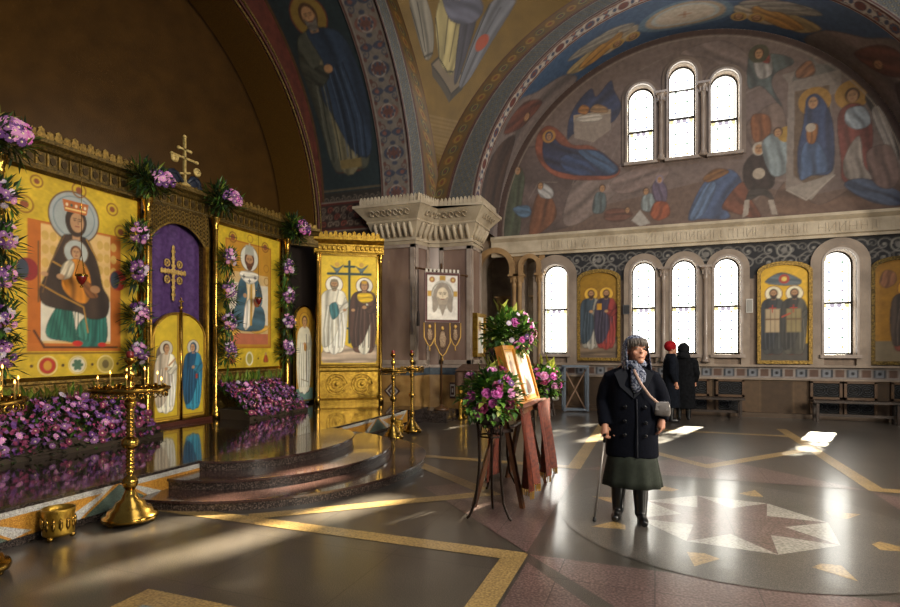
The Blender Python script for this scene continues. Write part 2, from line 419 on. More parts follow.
def curl(c, x, y, r, color, wd, s=1, a=1.0):
    c.line([(x + s*r*(1-t*0.8)*math.cos(t*7.0), y + r*(1-t*0.8)*math.sin(t*7.0)) for t in np.linspace(0, 1, 14)], wd, color, 0, a)

# ------------------------------------------------------------------ materials
STONE = mat('carved_limestone', 'c4b59c', 0.65, color2='a89880', scale=3, bump=0.15, bump_scale=40)
STONE_D = mat('window_stone', '9a8978', 0.6, color2='7f6f60', scale=2.5, bump=0.12, bump_scale=30)
MARBLE = mat('pink_marble', '8d7568', 0.25, color2='6c564c', scale=2.2, detail=8, coat=0.2, stretch=(1, 1, 0.35))
MARBLE_L = mat('pale_marble_trim', 'a5968a', 0.35, color2='8a7a6e', scale=4, coat=0.2)
OCHRE_ST = mat('ochre_stone', 'a5814e', 0.35, color2='8a6638', scale=5)
BLUE_ST = mat('blue_grey_stone', '4a5560', 0.3, color2='363f48', scale=8)
DARK_ST = granite('dark_granite', '161210', '2a2320', '4a3f3a', 90, 0.25, 0.4)
G_FLOOR = granite('floor_granite', '1f1c18', '3d3730', '5e564d', 160, 0.36, 0.70, 0.15, joints=(0.9, 0.9))
G_OCHRE = granite('floor_ochre_marble', '77603c', '947848', 'aa8e5c', 60, 0.36, 0.70, 0.15)
G_PINK = granite('floor_pink_marble', '4a3834', '624c47', '7c6862', 60, 0.36, 0.70, 0.15, joints=(0.6, 0.6))
G_WHITE = granite('floor_white_marble', '7c786f', '989389', 'aca89e', 50, 0.36, 0.70, 0.15)
G_BLUE = granite('floor_blue_granite', '4a5256', '6a7478', '8a9498', 150, 0.36, 0.70, 0.15)
G_STEP = granite('step_granite', '2a1c18', '402c27', '5c443c', 160, 0.22, 0.6, 0.06)
G_RISER = granite('step_riser_granite', '14100e', '33251f', '7a6a60', 70, 0.4, 0.2, 0.2)
G_SOLEA = granite('solea_granite', '1c1614', '30261f', '4a3c33', 170, 0.12, 0.8, 0.04)
R_WHITE = granite('inlay_white_granite', '8a8680', 'aaa6a0', 'c8c6c0', 120, 0.35, 0.3, 0.1)
R_OCHRE = granite('inlay_ochre_granite', '8a5c18', 'b07a28', 'c89240', 120, 0.35, 0.3, 0.1)
R_GREEN = granite('inlay_green_granite', '2e3a34', '46544c', '5e6c62', 120, 0.35, 0.3, 0.1)
GOLD = mat('gilded_brass', 'c09a3c', 0.36, 0.85, color2='94702a', scale=14, bump=0.25, bump_scale=60)
GOLD_P = mat('polished_brass', 'b08c42', 0.2, 1.0, color2='8a6a2c', scale=6)
GOLD_D = mat('old_gilding', 'a0803c', 0.42, 0.6, color2='665024', scale=25, bump=0.5, bump_scale=70)
GOLD_DK = mat('dark_bronze_gilding', '77602c', 0.45, 0.55, color2='463616', scale=30, bump=0.5, bump_scale=80)
BLACK = mat('dark_recess', '0c0907', 0.8)
PAINT = painted_mat('fresco_paint', 0.7, 0.5, 0.12, 40, 0.16)
ICONP = painted_mat('icon_paint', 0.58, 0.30, 0.10, 30, 0.10)
MOSAIC = painted_mat('mosaic_paint', 0.46, 0.5, 0.28, 12, 0.14, mosaic=85)

# ------------------------------------------------------------------ floor with stone inlay
YW = 13.55                                     # plane of the wall with the windows
XC, YC = 0.62, 5.45                            # centre of the floor pattern
fl = MB()
fl.add([(-9.2, -6, 0), (9, -6, 0), (9, YW, 0), (-9.2, YW, 0)], [(0, 1, 2, 3)])
lay = [0]
def inlay(pts, m, z=None):
    if z is None: lay[0] += 1; z = 0.0008 + 0.00012*lay[0]
    n = len(pts); a = sum(pts[i][0]*pts[(i+1) % n][1]-pts[(i+1) % n][0]*pts[i][1] for i in range(n))
    p = pts if a > 0 else pts[::-1]
    fl.add([(x, y, z) for x, y in p], [tuple(range(n))], False, m)
def strip(a, b, w, m):
    a, b = Vector((*a, 0)), Vector((*b, 0)); d = (b-a).normalized(); n = Vector((-d.y, d.x, 0))*w/2
    inlay([tuple((a-n)[:2]), tuple((b-n)[:2]), tuple((b+n)[:2]), tuple((a+n)[:2])], m)
def rot4(pts, k):
    r = []
    for x, y in pts:
        x -= XC; y -= YC
        for _ in range(k): x, y = -y, x
        r.append((x+XC, y+YC))
    return r
for k in range(4):
    # pink marble slabs filling the corners of the crossing, pink triangle in each arm
    inlay(rot4([(XC-1.48, YC-1.5), (XC+1.48, YC-1.5), (XC, YC-2.95)], k), 2)
    if k == 0:
        for s in (-1, 1): inlay(rot4([(XC+s*1.46, YC-1.65), (XC+s*1.46, YC-5.2), (XC+s*0.12, YC-5.2), (XC+s*0.12, YC-3.1)], k), 2)
    for s in (-1, 1):
        strip(*rot4([(XC+s*1.57, YC-1.5), (XC+s*1.57, YC-6.2)], k), 0.17, 1)
        strip(*rot4([(XC+s*1.5, YC-4.0), (XC-s*0.05, YC-2.15)], k), 0.17, 1)
    strip(*rot4([(XC-1.57, YC-5.3), (XC+1.57, YC-5.3)], k), 0.17, 1)
# bluish square field near the screen with its ochre border
inlay([(-2.95, 2.55), (-2.95, -1), (-0.2, -1), (-0.2, 2.55)], 1); inlay([(-2.8, 2.38), (-2.8, -1), (-0.35, -1), (-0.35, 2.38)], 4)
# the eight-pointed star
O8 = lambda r, off=0.0, n=8: [(XC+r*math.cos(2*PI*(i+off)/n), YC-0.12+r*math.sin(2*PI*(i+off)/n)) for i in range(n)]
inlay(O8(1.45, 0, 40), 5); inlay(O8(0.80, 0.35), 3)
a, b = O8(0.80, 0.35), O8(0.40, -0.15)
inlay([q for i in range(8) for q in (a[i], b[(i+1) % 8])], 2)
for i in range(8):
    t = 2*PI*(i+0.5)/8+0.1; cx, cy = XC+1.12*math.cos(t), YC-0.12+1.12*math.sin(t)
    inlay([(cx+0.15*math.cos(t+q), cy+0.15*math.sin(t+q)) for q in (0, 2.3, PI, -2.3)], 1)
floor = struct(fl.build('floor', [G_FLOOR, G_OCHRE, G_PINK, G_WHITE, G_BLUE, granite('floor_grey_granite', '282521', '48433d', '68625a', 160, 0.36, 0.70, 0.15)]))

# raised solea with inlaid riser, curved steps
XS, ZS = -4.55, 0.30
b = MB()
plan = [(-9.0, -3.0), (XS, -3.0), (XS, 9.5), (-4.95, 9.95), (-5.5, 11.0), (-9.0, 11.0)]
b.prism(plan, (0,0,0), (1,0,0), (0,1,0), ZS, 0)
struct(b.build('floor_solea', [G_SOLEA]))
b = MB(); p = 1.24; y = -2.9
def rq(y0, z0, y1, z1, y2, z2, y3=None, z3=None, m=0, e=0.004):
    P = [(XS+e, y0, z0), (XS+e, y1, z1), (XS+e, y2, z2)] + ([(XS+e, y3, z3)] if y3 is not None else [])
    b.add(P, [tuple(range(len(P)))], False, m)
y = 2.38 - 4*p
while y < 9.4:
    # ochre field, white chevron frame, green triangle between: one repeat of the riser inlay
    rq(y, 0.055, y+p, 0.055, y+p, 0.285, y, 0.285, 2, 0.002)
    rq(y+0.03, 0.285, y+p-0.03, 0.285, y+p-0.16, 0.225, y+0.16, 0.225, 1, 0.004)
    rq(y+0.03, 0.285, y+0.16, 0.225, y+0.50, 0.085, y+0.36, 0.055, 1, 0.004)
    rq(y+p-0.16, 0.225, y+p-0.03, 0.285, y+p-0.36, 0.055, y+p-0.50, 0.085, 1, 0.004)
    rq(y+0.19, 0.215, y+0.48, 0.09, y+p-0.48, 0.09, y+p-0.19, 0.215, 2, 0.005)
    rq(y-0.33, 0.055, y+0.33, 0.055, y+0.0, 0.27, m=3, e=0.006)
    y += p
b.box((XS+0.003, 3.2, 0.03), (0.03, 12.6, 0.055), 0); b.box((XS-0.015, 3.2, 0.287), (0.05, 12.6, 0.027), 0)
struct(b.build('trim_1', [DARK_ST, R_WHITE, R_OCHRE, R_GREEN]))
def super_half(a, d, n=48, e=2.05):
    pts = []
    for i in range(n+1):
        t = -PI/2 + PI*i/n; c, s = abs(math.cos(t))**(2/e), abs(math.sin(t))**(2/e)*(1 if t > 0 else -1)
        pts.append((XS + d*c, 5.83 + a*s))
    return pts
for k, (a, d, z) in enumerate(((2.03, 1.86, 0.10), (1.67, 1.37, 0.20), (1.27, 0.82, 0.302))):
    b = MB(); P = super_half(a, d)
    b.prism(P, (0,0,0), (1,0,0), (0,1,0), z-0.025, 0)
    Q = super_half(a+0.02, d+0.02); b.prism(Q, (0,0,z-0.025), (1,0,0), (0,1,0), 0.025, 1)
    struct(b.build('floor_step', [G_RISER, G_STEP]))

# ------------------------------------------------------------------ wall with the stained-glass windows
WIN = [(-2.30, 1.36, 0.60, 3.55), (-0.25, 1.36, 0.53, 3.52), (0.62, 1.36, 0.53, 3.52), (1.50, 1.36, 0.53, 3.52), (3.60, 1.36, 0.57, 3.55),
       (-0.31, 5.83, 0.58, 7.63), (0.575, 5.83, 0.57, 7.99), (1.45, 5.83, 0.57, 7.66)]
HOLE = [arch_outline(*w) for w in WIN]
ARC1 = arch_outline(-3.80, 0.0, 0.76, 3.90); ARC2 = arch_outline(-2.91, 0.0, 0.34, 3.72)
b = MB()
b.prism([(-9.0, 0), (16, 0), (16, 18), (-9.0, 18)], (0, YW+0.5, 0), (1,0,0), (0,0,1), 0.46, 0, holes=HOLE + [ARC1, ARC2])
wall = struct(b.build('wall_north', [STONE_D]))
b = MB()   # dim chapel seen through the two arches of the corner
b.box((-3.4, YW+2.0, 2.1), (2.3, 0.1, 4.4)); b.box((-4.5, YW+1.25, 2.1), (0.1, 1.5, 4.4)); b.box((-2.3, YW+1.25, 2.1), (0.1, 1.5, 4.4)); b.box((-3.4, YW+1.25, 4.3), (2.3, 1.5, 0.1))
b.box((-3.4, YW+1.2, -0.03), (2.3, 1.6, 0.06))
struct(b.build('wall_chapel', [mat('chapel_plaster', '8a7660', 0.8, color2='6c5a48', scale=3)]))
def wc(px, py, Y=YW):                                     # where a sight line meets the plane of the wall
    u, v = (px-450)/550.0, (348-py)/550.0; d = Y/(CC+u*CS); return ((-CS+u*CC)*d, 1.5+v*d)

# lower zone: dado, inlaid band, stone facing, black ornament behind the window heads
cv = Canvas(8.6, 3.84, 0.022, '7d6c5d', o=(-2.72, 0.0))
cv.mottle(0.12, 3.0, 3)
cv.rect(-2.72, 0, 5.9, 0.84, '57422c')
for k in range(9):
    x = -2.6 + k*0.95; cv.rect(x, 0.06, x+0.62, 0.80, '463422'); cv.box(x, 0.06, x+0.62, 0.80, 0.02, '665036')
cv.rect(-2.72, 0.84, 5.9, 1.09, '8a7f78')
k = 0; x = -2.6
while x < 5.9:
    cv.rect(x-0.11, 0.88, x+0.11, 1.05, '2c3036'); cv.rect(x-0.07, 0.89, x+0.07, 1.04, '77797f'); cv.ell(x, 0.965, 0.035, 0.035, '15151a')
    cv.rect(x+0.15, 0.89, x+0.31, 1.04, '5c4438'); x += 0.46
cv.rect(-2.72, 3.02, 5.9, 3.84, '1d1c20')
r = random.Random(4)
x = -2.6
while x < 5.9:
    for z, s in ((3.62, 1), (3.36, -1)):
        curl(cv, x, z, 0.15, '7f7a74', 0.022, s); curl(cv, x+0.22, z+0.03, 0.1, '6a6660', 0.018, -s); cv.ell(x, z, 0.03, 0.03, '8a857c')
    cv.line([(x-0.2, 3.5+0.09*math.sin(9*t)) if False else (x-0.2+0.4*t, 3.49+0.06*math.sin(2*PI*t)) for t in np.linspace(0, 1, 12)], 0.02, '77726c'); x += 0.41
for cx in (1.06, -1.26, 2.6, 4.62):
    cv.ring(cx, 3.60, 0.13, 0.03, '8a857c'); cv.ell(cx, 3.60, 0.06, 0.06, '77726c')
for x0, x1 in ((-2.72, -1.80), (-0.70, 1.95), (3.13, 4.09)):
    cv.rect(x0, 1.09, x1, 3.03, '857364')
    for z in (1.5, 1.95, 2.4, 2.85): cv.line([(x0, z), (x1, z)], 0.012, '64564a')
    for z0, off in ((1.09, 0), (1.5, .2), (1.95, 0), (2.4, .2)):
        for q in np.arange(x0+0.1+off, x1, 0.44): cv.line([(q, z0), (q, z0+0.42)], 0.01, '64564a')
for (x0, x1) in ((-1.80, -0.70), (2.03, 3.16), (4.09, 5.17)): cv.rect(x0, 1.09, x1, 3.1, '5e4c3e')
def holes_ok(X, Y):
    k = np.ones(X.shape, bool)
    for cx, z0, w, z1 in WIN:
        rr = w/2+0.03; zs = z1-w/2
        k &= ~((abs(X-cx) < rr) & (Y > z0-0.02) & (Y < zs)) & ~((np.hypot(X-cx, Y-zs) < rr) & (Y >= zs))
    return k
struct(cv.mesh('wall_north_facing', flat((0, YW+0.03, 0), (1,0,0), (0,0,1)), PAINT, keep=holes_ok))

# cornice with worn carved lettering
b = MB()
prof = [(0.0, 3.80), (-0.10, 3.80), (-0.10, 3.86), (-0.13, 3.88), (-0.13, 4.16), (-0.20, 4.24), (-0.20, 4.30), (0.0, 4.32)]
b.grid(lambda i, j: (-3.9+9.9*j, YW+0.04+prof[int(i)][0], prof[int(i)][1]), list(range(len(prof))), [0, 1], 0, False, True)
cr = random.Random(8); x = -2.6
while x < 5.6:   # strokes of a carved inscription too worn to read
    w = cr.uniform(0.07, 0.13); y = YW+0.04-0.137
    k = cr.randint(0, 3)
    b.box((x, y, 4.02), (0.016, 0.007, 0.18))
    if k != 3: b.box((x+w, y, 4.02), (0.016, 0.007, 0.18))
    if k == 0: b.box((x+w/2, y, 4.02), (w, 0.007, 0.016))
    if k == 1: b.box((x+w/2, y, 4.11), (w, 0.007, 0.016))
    if k == 2: b.bar((x, y, 3.93), (x+w, y, 4.11), 0.007, 0.014)
    x += w + cr.uniform(0.05, 0.09)
struct(b.build('trim_2', [STONE]))
b = MB(); b.box((1.6, YW+0.0, 1.115), (8.6, 0.10, 0.05)); b.box((1.6, YW+0.01, 0.83), (8.6, 0.07, 0.035)); b.box((1.6, YW, 0.05), (8.6, 0.12, 0.10), 1)
struct(b.build('baseboard_north', [STONE_D, mat('dado_stone', '4a3826', 0.5)]))

# windows: stone surround, frame, stained panes
PANE = pane_mat('daylit_clear_glass', 'fffdf6', 8.0, 0.55)
DOTS = [pane_mat('coloured_glass_'+n, h, 1.5, 0.3) for n, h in (('blue', 'a8b0c4'), ('amber', 'd8c498'), ('green', '90a898'), ('violet', 'b8b0bc'))]
PALE = pane_mat('daylit_amber_glass', 'f0e0b0', 1.6, 0.3)
LEAD = mat('lead_came', '2a2622', 0.5, 0.4)
def ring_band(b, cx, zs, z0, r0, r1, y, d, m=0, n=18):
    out = [(cx-r1, z0), (cx-r0, z0)] + [(cx+r0*math.cos(PI-PI*i/n), zs+r0*math.sin(PI-PI*i/n)) for i in range(n+1)] + [(cx+r0, z0), (cx+r1, z0)] + [(cx+r1*math.cos(PI*i/n), zs+r1*math.sin(PI*i/n)) for i in range(n+1)]
    b.prism(out, (0, y, 0), (1,0,0), (0,0,1), d, m)
for i, (cx, z0, w, z1) in enumerate(WIN):
    up = z0 > 5; r = w/2; zs = z1-r
    single = i in (0, 4)
    b = MB(); R1 = 0.53 if single else 0.435
    ring_band(b, cx, zs, 1.12 if not up else z0-0.05, r+0.0, R1 if not up else 0.42, YW+0.03, 0.07 if not up else 0.03, 0)
    ring_band(b, cx, zs, z0, r, r+0.045, YW+0.0, 0.06, 1)
    b.box((cx, YW+0.03, z0-0.035), (w+0.16, 0.26, 0.07), 1)
    wd = struct(b.build('window_%d' % (i+1), [STONE_D if not up else mat('fresco_toned_stone', '857468', 0.65, color2='6f6056', scale=3), MARBLE_L]))
    f = MB(); Y = YW+0.26
    ring_band(f, cx, zs, z0, r-0.03, r, Y, 0.05); f.box((cx, Y, z0+0.02), (w, 0.06, 0.04))
    zm = z0 + (z1-z0)*0.50 if not up else z0+(zs-z0)*0.52
    f.box((cx, Y-0.02, zm), (w, 0.05, 0.045))
    if i == 6: f.box((cx, Y-0.02, z0+1.62), (w, 0.05, 0.03))
    f.build('window_frame', [LEAD], wd)
    g = MB(); g.prism(arch_outline(cx, z0, w-0.02, z1-0.01), (0, Y+0.02, 0), (1,0,0), (0,0,1), 0.006, 0)
    # narrow amber border and rows of small coloured roundels held in lead
    ring_band(g, cx, zs, z0, r-0.075, r-0.045, Y+0.012, 0.004, 5)
    z = z0+0.16; k = 0
    while z < z1-0.12:
        for s in (-1, 1):
            x = cx+s*r*0.42; g.prism([(x+0.030*math.cos(t), z+0.030*math.sin(t)) for t in np.linspace(0, 2*PI, 9)[:-1]], (0, Y+0.01, 0), (1,0,0), (0,0,1), 0.004, 1+(k+(s > 0)) % 4)
        if k % 2 == 0:
            for s in (-1, 1): g.bar((cx+s*r*0.42, Y+0.008, z), (cx+s*r*0.75, Y+0.008, z+0.09), 0.006, 0.006, 6)
        z += 0.20 if not up else 0.24; k += 1
    for s in (-1, 1):
        for q in (0.0, 0.5): g.prism([(cx+s*r*(0.22+q)+0.05*math.cos(t), zm-0.05+0.05*math.sin(t)) for t in np.linspace(0, 2*PI, 11)[:-1]], (0, Y+0.01, 0), (1,0,0), (0,0,1), 0.004, 5 if q else 4)
    g.build('pane', [PANE]+DOTS+[PALE, LEAD], wd)
def colonnette(b, x, y, z0, z1, r=0.045, m=0):
    b.lathe([(r*1.9, z0), (r*1.9, z0+0.05), (r*1.3, z0+0.07), (r*1.5, z0+0.10), (r, z0+0.14), (r, z1-0.30), (r*1.25, z1-0.28), (r*1.05, z1-0.25), (r*1.5, z1-0.14), (r*2.2, z1-0.05), (r*2.3, z1-0.04)], (x, y, 0), 14, m)
    b.box((x, y, z1-0.02), (r*5, r*5, 0.05), m)
    for k in range(8):
        a = PI*k/4; b.box((x+r*1.7*math.cos(a), y+r*1.7*math.sin(a), z1-0.13), (0.02, 0.02, 0.14), m)
for k, (x, z0, z1) in enumerate(((0.185, 1.18, 3.34), (1.06, 1.18, 3.34), (0.13, 5.80, 7.35), (1.01, 5.80, 7.42))):
    b = MB(); colonnette(b, x, YW-0.06, z0, z1, 0.05); struct(b.build('trim_%d' % (3+k), [MARBLE_L]))
# twin arches of the corner chapel with paired colonnettes
b = MB()
ring_band(b, -3.80, 3.52, 3.30, 0.38, 0.52, YW+0.02, 0.16, 0); ring_band(b, -2.91, 3.55, 3.30, 0.17, 0.28, YW+0.02, 0.16, 0)
for x in (-3.32, -3.18): colonnette(b, x, YW-0.02, 0.9, 3.34, 0.055)
colonnette(b, -2.68, YW-0.04, 0.9, 3.34, 0.045)
for x in (-3.95, -3.78, -3.0): colonnette(b, x, YW+1.0, 0.5, 2.9, 0.055)
b.box((-3.25, YW+0.1, 0.45), (0.40, 0.3, 0.9)); b.box((-2.68, YW+0.05, 0.45), (0.2, 0.25, 0.9)); b.box((-3.86, YW+1.0, 0.25), (0.5, 0.3, 0.5)); b.box((-3.0, YW+1.0, 0.25), (0.3, 0.3, 0.5))
b.box((-3.25, YW+0.06, 3.62), (0.34, 0.16, 0.55)); b.box((-2.62, YW+0.06, 3.6), (0.14, 0.16, 0.5))
struct(b.build('trim_7', [mat('warm_limestone', 'a8875c', 0.6, color2='8c6c46', scale=4, bump=0.1)]))

# lunette fresco above the cornice
LX, LZ, LR = 0.6, 4.30, 4.38
cv = Canvas(2*LR, LR, 0.021, '77655e', o=(LX-LR, LZ)); cv.drapery = True
cv.mottle(0.10, 2.2, 5)
A = lambda *p: [wc(480+x/3.373, 60+y/3.373) for x, y in p]
B_ = lambda *p: [wc(680+x/3.036, 20+y/3.036) for x, y in p]
m_of = 0.0237/3.2
cv.fill([(-4, 4.3), (5, 4.3), (5, 5.0), (3.2, 4.75), (1.0, 5.25), (-1.2, 4.9), (-4, 5.1)], '6a5244', a=0.8)
for pts, colr in ((A((20,420),(110,310),(230,300),(330,400),(280,520),(300,560),(60,590)), '5d4c48'), (A((330,400),(460,390),(500,400),(380,520),(300,560),(280,520)), '8a7870'), (A((440,410),(560,350),(640,360),(600,420),(480,450)), '857069'),
                  (B_((200,320),(300,250),(330,380),(300,470),(230,400)), '7d685c'), (B_((330,480),(420,560),(560,490),(668,500),(668,600),(300,600)), '6c5040'), (B_((0,100),(120,60),(210,110),(200,210),(100,120)), '82706a')):
    cv.blob(pts, colr, a=0.85)
for k in range(7):
    x = 420+k*42; cv.line(A((x,180+k*14),(x-110,420+k*4)), 0.03, '8d7c74', a=0.5)
for k in range(40):
    q = random.Random(k); x, z = q.uniform(-3.6, 4.7), q.uniform(4.4, 8.2); cv.line([(x, z), (x+q.uniform(.15, .5), z+q.uniform(.1, .45)), (x+q.uniform(.5, .9), z+q.uniform(.0, .5))], q.uniform(.02, .07), q.choice(('8d7c74', '5c4c46', '9a8a80', '655650')), a=0.4)
# cave, manger and reclining figure
cv.blob(A((300,200),(330,140),(375,95),(392,122),(440,68),(452,100),(476,150),(462,190),(430,215),(320,245),(295,265)), '2c3c5c')
cv.fill(A((314,185),(440,165),(442,232),(382,276),(318,262)), '98887a'); cv.fill(A((314,185),(440,165),(440,178),(316,200)), 'b09a80'); cv.blob(A((322,200),(345,186),(400,180),(412,196),(370,208)), 'c8bcac'); cv.blob(A((330,172),(345,150),(368,160),(356,182)), 'a8703a'); cv.blob(A((372,172),(390,148),(425,158),(428,175)), '9a7650')
cv.blob(A((222,222),(192,255),(188,310),(213,358),(262,393),(345,404),(444,398),(472,366),(432,328),(372,288),(312,285),(282,254),(254,228)), '8a4a34')
cv.blob(A((212,276),(226,244),(250,262),(275,286),(330,300),(400,305),(440,335),(468,366),(440,388),(330,386),(250,370),(214,332)), '24304e')
cv.blob(A((330,305),(390,306),(440,340),(464,366),(430,384),(380,350)), '3c5878'); cv.blob(A((270,330),(330,318),(390,380),(300,382)), '2e4468')
p, = A((232,256)); cv.ell(p[0], p[1], 0.16, 0.16, 'b8843c'); face(cv, p[0], p[1], 0.085, cover='24304e')
# shepherds
cv.blob(A((100,430),(130,360),(150,400),(140,480),(130,590),(80,590)), '46503c'); cv.blob(A((110,500),(160,490),(170,520),(140,530)), '52708a'); p, = A((126,372)); face(cv, p[0], p[1], 0.09)
cv.blob(A((185,470),(215,440),(245,470),(255,530),(200,585),(165,585)), '7a4a2e'); cv.blob(A((195,430),(215,415),(245,440),(240,465),(205,460)), 'b8b4b0'); p, = A((203,424)); face(cv, p[0], p[1], 0.08)
# washing scene
cv.blob(A((380,510),(390,450),(420,450),(425,490),(410,515)), '5c6a6c'); p, = A((412,432)); face(cv, p[0], p[1], 0.075)
cv.blob(A((420,535),(430,505),(480,500),(515,520),(470,545)), '6c4436'); p, = A((497,505)); face(cv, p[0], p[1], 0.06)
cv.blob(A((545,500),(550,460),(580,450),(590,490),(570,510)), '8a9494'); cv.blob(A((580,430),(600,400),(630,430),(625,480),(590,470)), '66586e'); cv.blob(A((575,520),(590,480),(630,480),(640,520),(600,540)), '9a4e2e')
cv.fill(A((510,540),(540,505),(575,550),(540,560)), 'b4aca2'); p, = A((560,442)); face(cv, p[0], p[1], 0.07); p, = A((606,402)); face(cv, p[0], p[1], 0.07, cover='8a8094')
# right hand scene: kneeling and standing men, tower with seated mother, winged figure
cv.blob(B_((25,600),(75,490),(150,452),(188,498),(140,560),(150,600),(70,602)), '44587a'); cv.blob(B_((30,598),(80,500),(110,500),(70,590)), '5c7494'); cv.blob(B_((130,560),(190,490),(215,540),(245,600),(150,580)), '74422e')
cv.blob(B_((70,480),(110,450),(150,460),(90,490)), '80562e')
cv.blob(B_((195,440),(225,405),(270,410),(288,450),(285,500),(260,515),(215,515),(195,490)), '2e211e'); cv.blob(B_((215,515),(262,512),(285,545),(250,530),(215,545),(200,550)), '3a3430')
cv.fill(B_((197,545),(212,545),(208,590),(190,600)), 'b0a294'); cv.fill(B_((268,545),(285,545),(298,590),(280,590)), 'b0a294'); p, = B_((240,390)); face(cv, p[0], p[1], 0.11, cover='c0b4a4'); p, = B_((240,465)); cv.ell(p[0], p[1], 0.12, 0.12, 'b8a894')
cv.blob(B_((215,320),(225,285),(270,290),(275,340),(230,370)), '84502e'); cv.blob(B_((250,375),(300,340),(340,380),(335,450),(280,470)), '8a9698'); p, = B_((325,345)); cv.ell(p[0], p[1], 0.17, 0.17, 'b08a3c'); p, = B_((298,340)); face(cv, p[0], p[1], 0.09)
cv.fill(B_((310,165),(488,118),(492,215),(460,225),(470,470),(380,545),(322,510),(330,190)), '8f8278'); cv.fill(B_((350,215),(455,195),(462,420),(445,470),(385,500),(345,470)), '6a5644'); cv.fill(B_((340,190),(350,150),(400,110),(420,130),(470,135),(480,150),(340,185)), '6e6a64')
cv.blob(B_((355,150),(395,120),(410,160),(360,175)), '84583c')
p, = B_((410,245)); cv.ell(p[0], p[1], 0.30, 0.30, 'a87c34'); cv.blob(B_((385,250),(410,222),(440,245),(465,310),(470,420),(455,465),(400,470),(365,480),(358,400),(375,320)), '344668'); cv.blob(B_((365,480),(375,380),(420,370),(455,450),(400,470)), '4a6284'); cv.blob(B_((385,340),(395,315),(420,320),(410,370),(390,370)), '9a6436'); p, = B_((398,325)); cv.ell(p[0], p[1], 0.09, 0.09, 'c0b09c'); p, = B_((405,248)); face(cv, p[0], p[1], 0.12, cover='2c3c5c')
cv.fill(B_((325,510),(470,465),(400,545)), 'a09488'); cv.line(B_((325,515),(385,545),(470,470)), 0.03, 'b4a89a')
p, = B_((525,225)); cv.ell(p[0], p[1], 0.31, 0.31, 'a87c34')
cv.blob(B_((565,240),(590,210),(640,240),(662,330),(668,420),(640,400),(610,320)), '2c2624'); cv.blob(B_((585,270),(620,270),(660,400),(655,430),(600,330)), '9a9088'); 
cv.blob(B_((480,300),(510,255),(560,260),(585,320),(585,420),(590,490),(500,490),(490,420)), '7a3c34'); cv.blob(B_((510,270),(560,262),(580,310),(540,330),(505,310)), '9aa2a8'); cv.blob(B_((500,420),(545,350),(560,440),(590,480),(510,480)), '94887e'); p, = B_((525,228)); face(cv, p[0], p[1], 0.13)
cv.blob(B_((500,500),(560,480),(668,520),(668,560),(580,550)), '4e5c74'); cv.blob(B_((570,400),(640,380),(668,470),(640,510),(590,490)), '7a6058')
cv.blob(B_((205,150),(215,90),(240,80),(250,110),(280,100),(330,110),(345,130),(290,160),(280,200),(310,260),(250,200),(210,205)), '55605f'); cv.blob(B_((225,120),(270,95),(280,160),(240,175)), 'a09a94'); cv.blob(B_((235,115),(270,100),(270,130)), '8a3a30'); p, = B_((240,100)); cv.ell(p[0], p[1], 0.2, 0.2, '4a4a34'); face(cv, p[0], p[1], 0.1)
cv.line(arc(LX, LZ, LR-0.06, 0, PI, 60), 0.13, '3c2018'); cv.line(arc(LX, LZ, LR-0.16, 0, PI, 60), 0.02, '988878')
cv.fade('665b54', 0.30); struct(cv.mesh('wall_north_lunette', flat((0, YW+0.03, 0), (1,0,0), (0,0,1)), PAINT, keep=lambda X, Y: holes_ok(X, Y) & (np.hypot(X-LX, Y-LZ) < LR)))

# ------------------------------------------------------------------ vault of the north arm and its arch
YA = 11.6
def barrel_y(cx, cz, r):                      # u = arc length from the right springing, v = depth
    def fn(U, V): return cx+r*np.cos(U/r), V, cz+r*np.sin(U/r)
    return fn
L = PI*LR
cv = Canvas(L, YW+0.03-12.0, 0.03, '2c4c70', o=(0, 12.0)); cv.mottle(0.12, 1.5, 7); cv.drapery = True
for s in (0, 1):
    q = lambda u: L-u if s else u
    cv.blob([(q(0), 11.9), (q(2.6), 11.9), (q(3.4), 12.5), (q(4.2), 13.0), (q(4.0), 13.7), (q(0), 13.7)], '7b6c66')
    cv.blob([(q(0.3), 12.2), (q(1.6), 12.1), (q(2.4), 12.9), (q(1.4), 13.4), (q(0.3), 13.4)], '4a3428'); cv.blob([(q(2.2), 12.2), (q(3.0), 12.3), (q(3.4), 13.1), (q(2.7), 13.0)], '6a3a2a')
    p = (q(2.9), 12.9); face(cv, p[0], p[1], 0.12)
    for k, (u, colr) in enumerate(((4.7, 'a08a5c'), (5.35, 'a89a84'), (5.0, 'b0803a'))):
        cv.blob([(q(u-0.5), 12.9+0.1*k), (q(u-0.1), 13.3), (q(u+0.5), 13.0), (q(u+0.55), 12.7), (q(u+0.1), 12.75)], colr); cv.ell(q(u+0.45), 13.1, 0.16, 0.16, 'b89448'); face(cv, q(u+0.45), 13.1, 0.1)
        cv.blob([(q(u-0.4), 12.5), (q(u), 12.4), (q(u+0.5), 12.6), (q(u+0.2), 12.8)], '8c8478')
cv.ell(L/2, 12.85, 0.95, 0.52, '5a7488'); cv.ell(L/2, 12.85, 0.8, 0.44, 'a08c74'); cv.ell(L/2, 12.85, 0.68, 0.37, 'a8b0b0'); cv.ell(L/2, 12.85, 0.6, 0.32, 'bcae9c'); cv.line([(L/2-0.12, 12.85), (L/2+0.12, 12.85)], 0.03, '9a6030'); cv.line([(L/2, 12.75), (L/2, 12.95)], 0.03, '9a6030')
cv.fade('70747a', 0.2); struct(cv.mesh('ceiling_vault', barrel_y(LX, LZ, LR), PAINT))
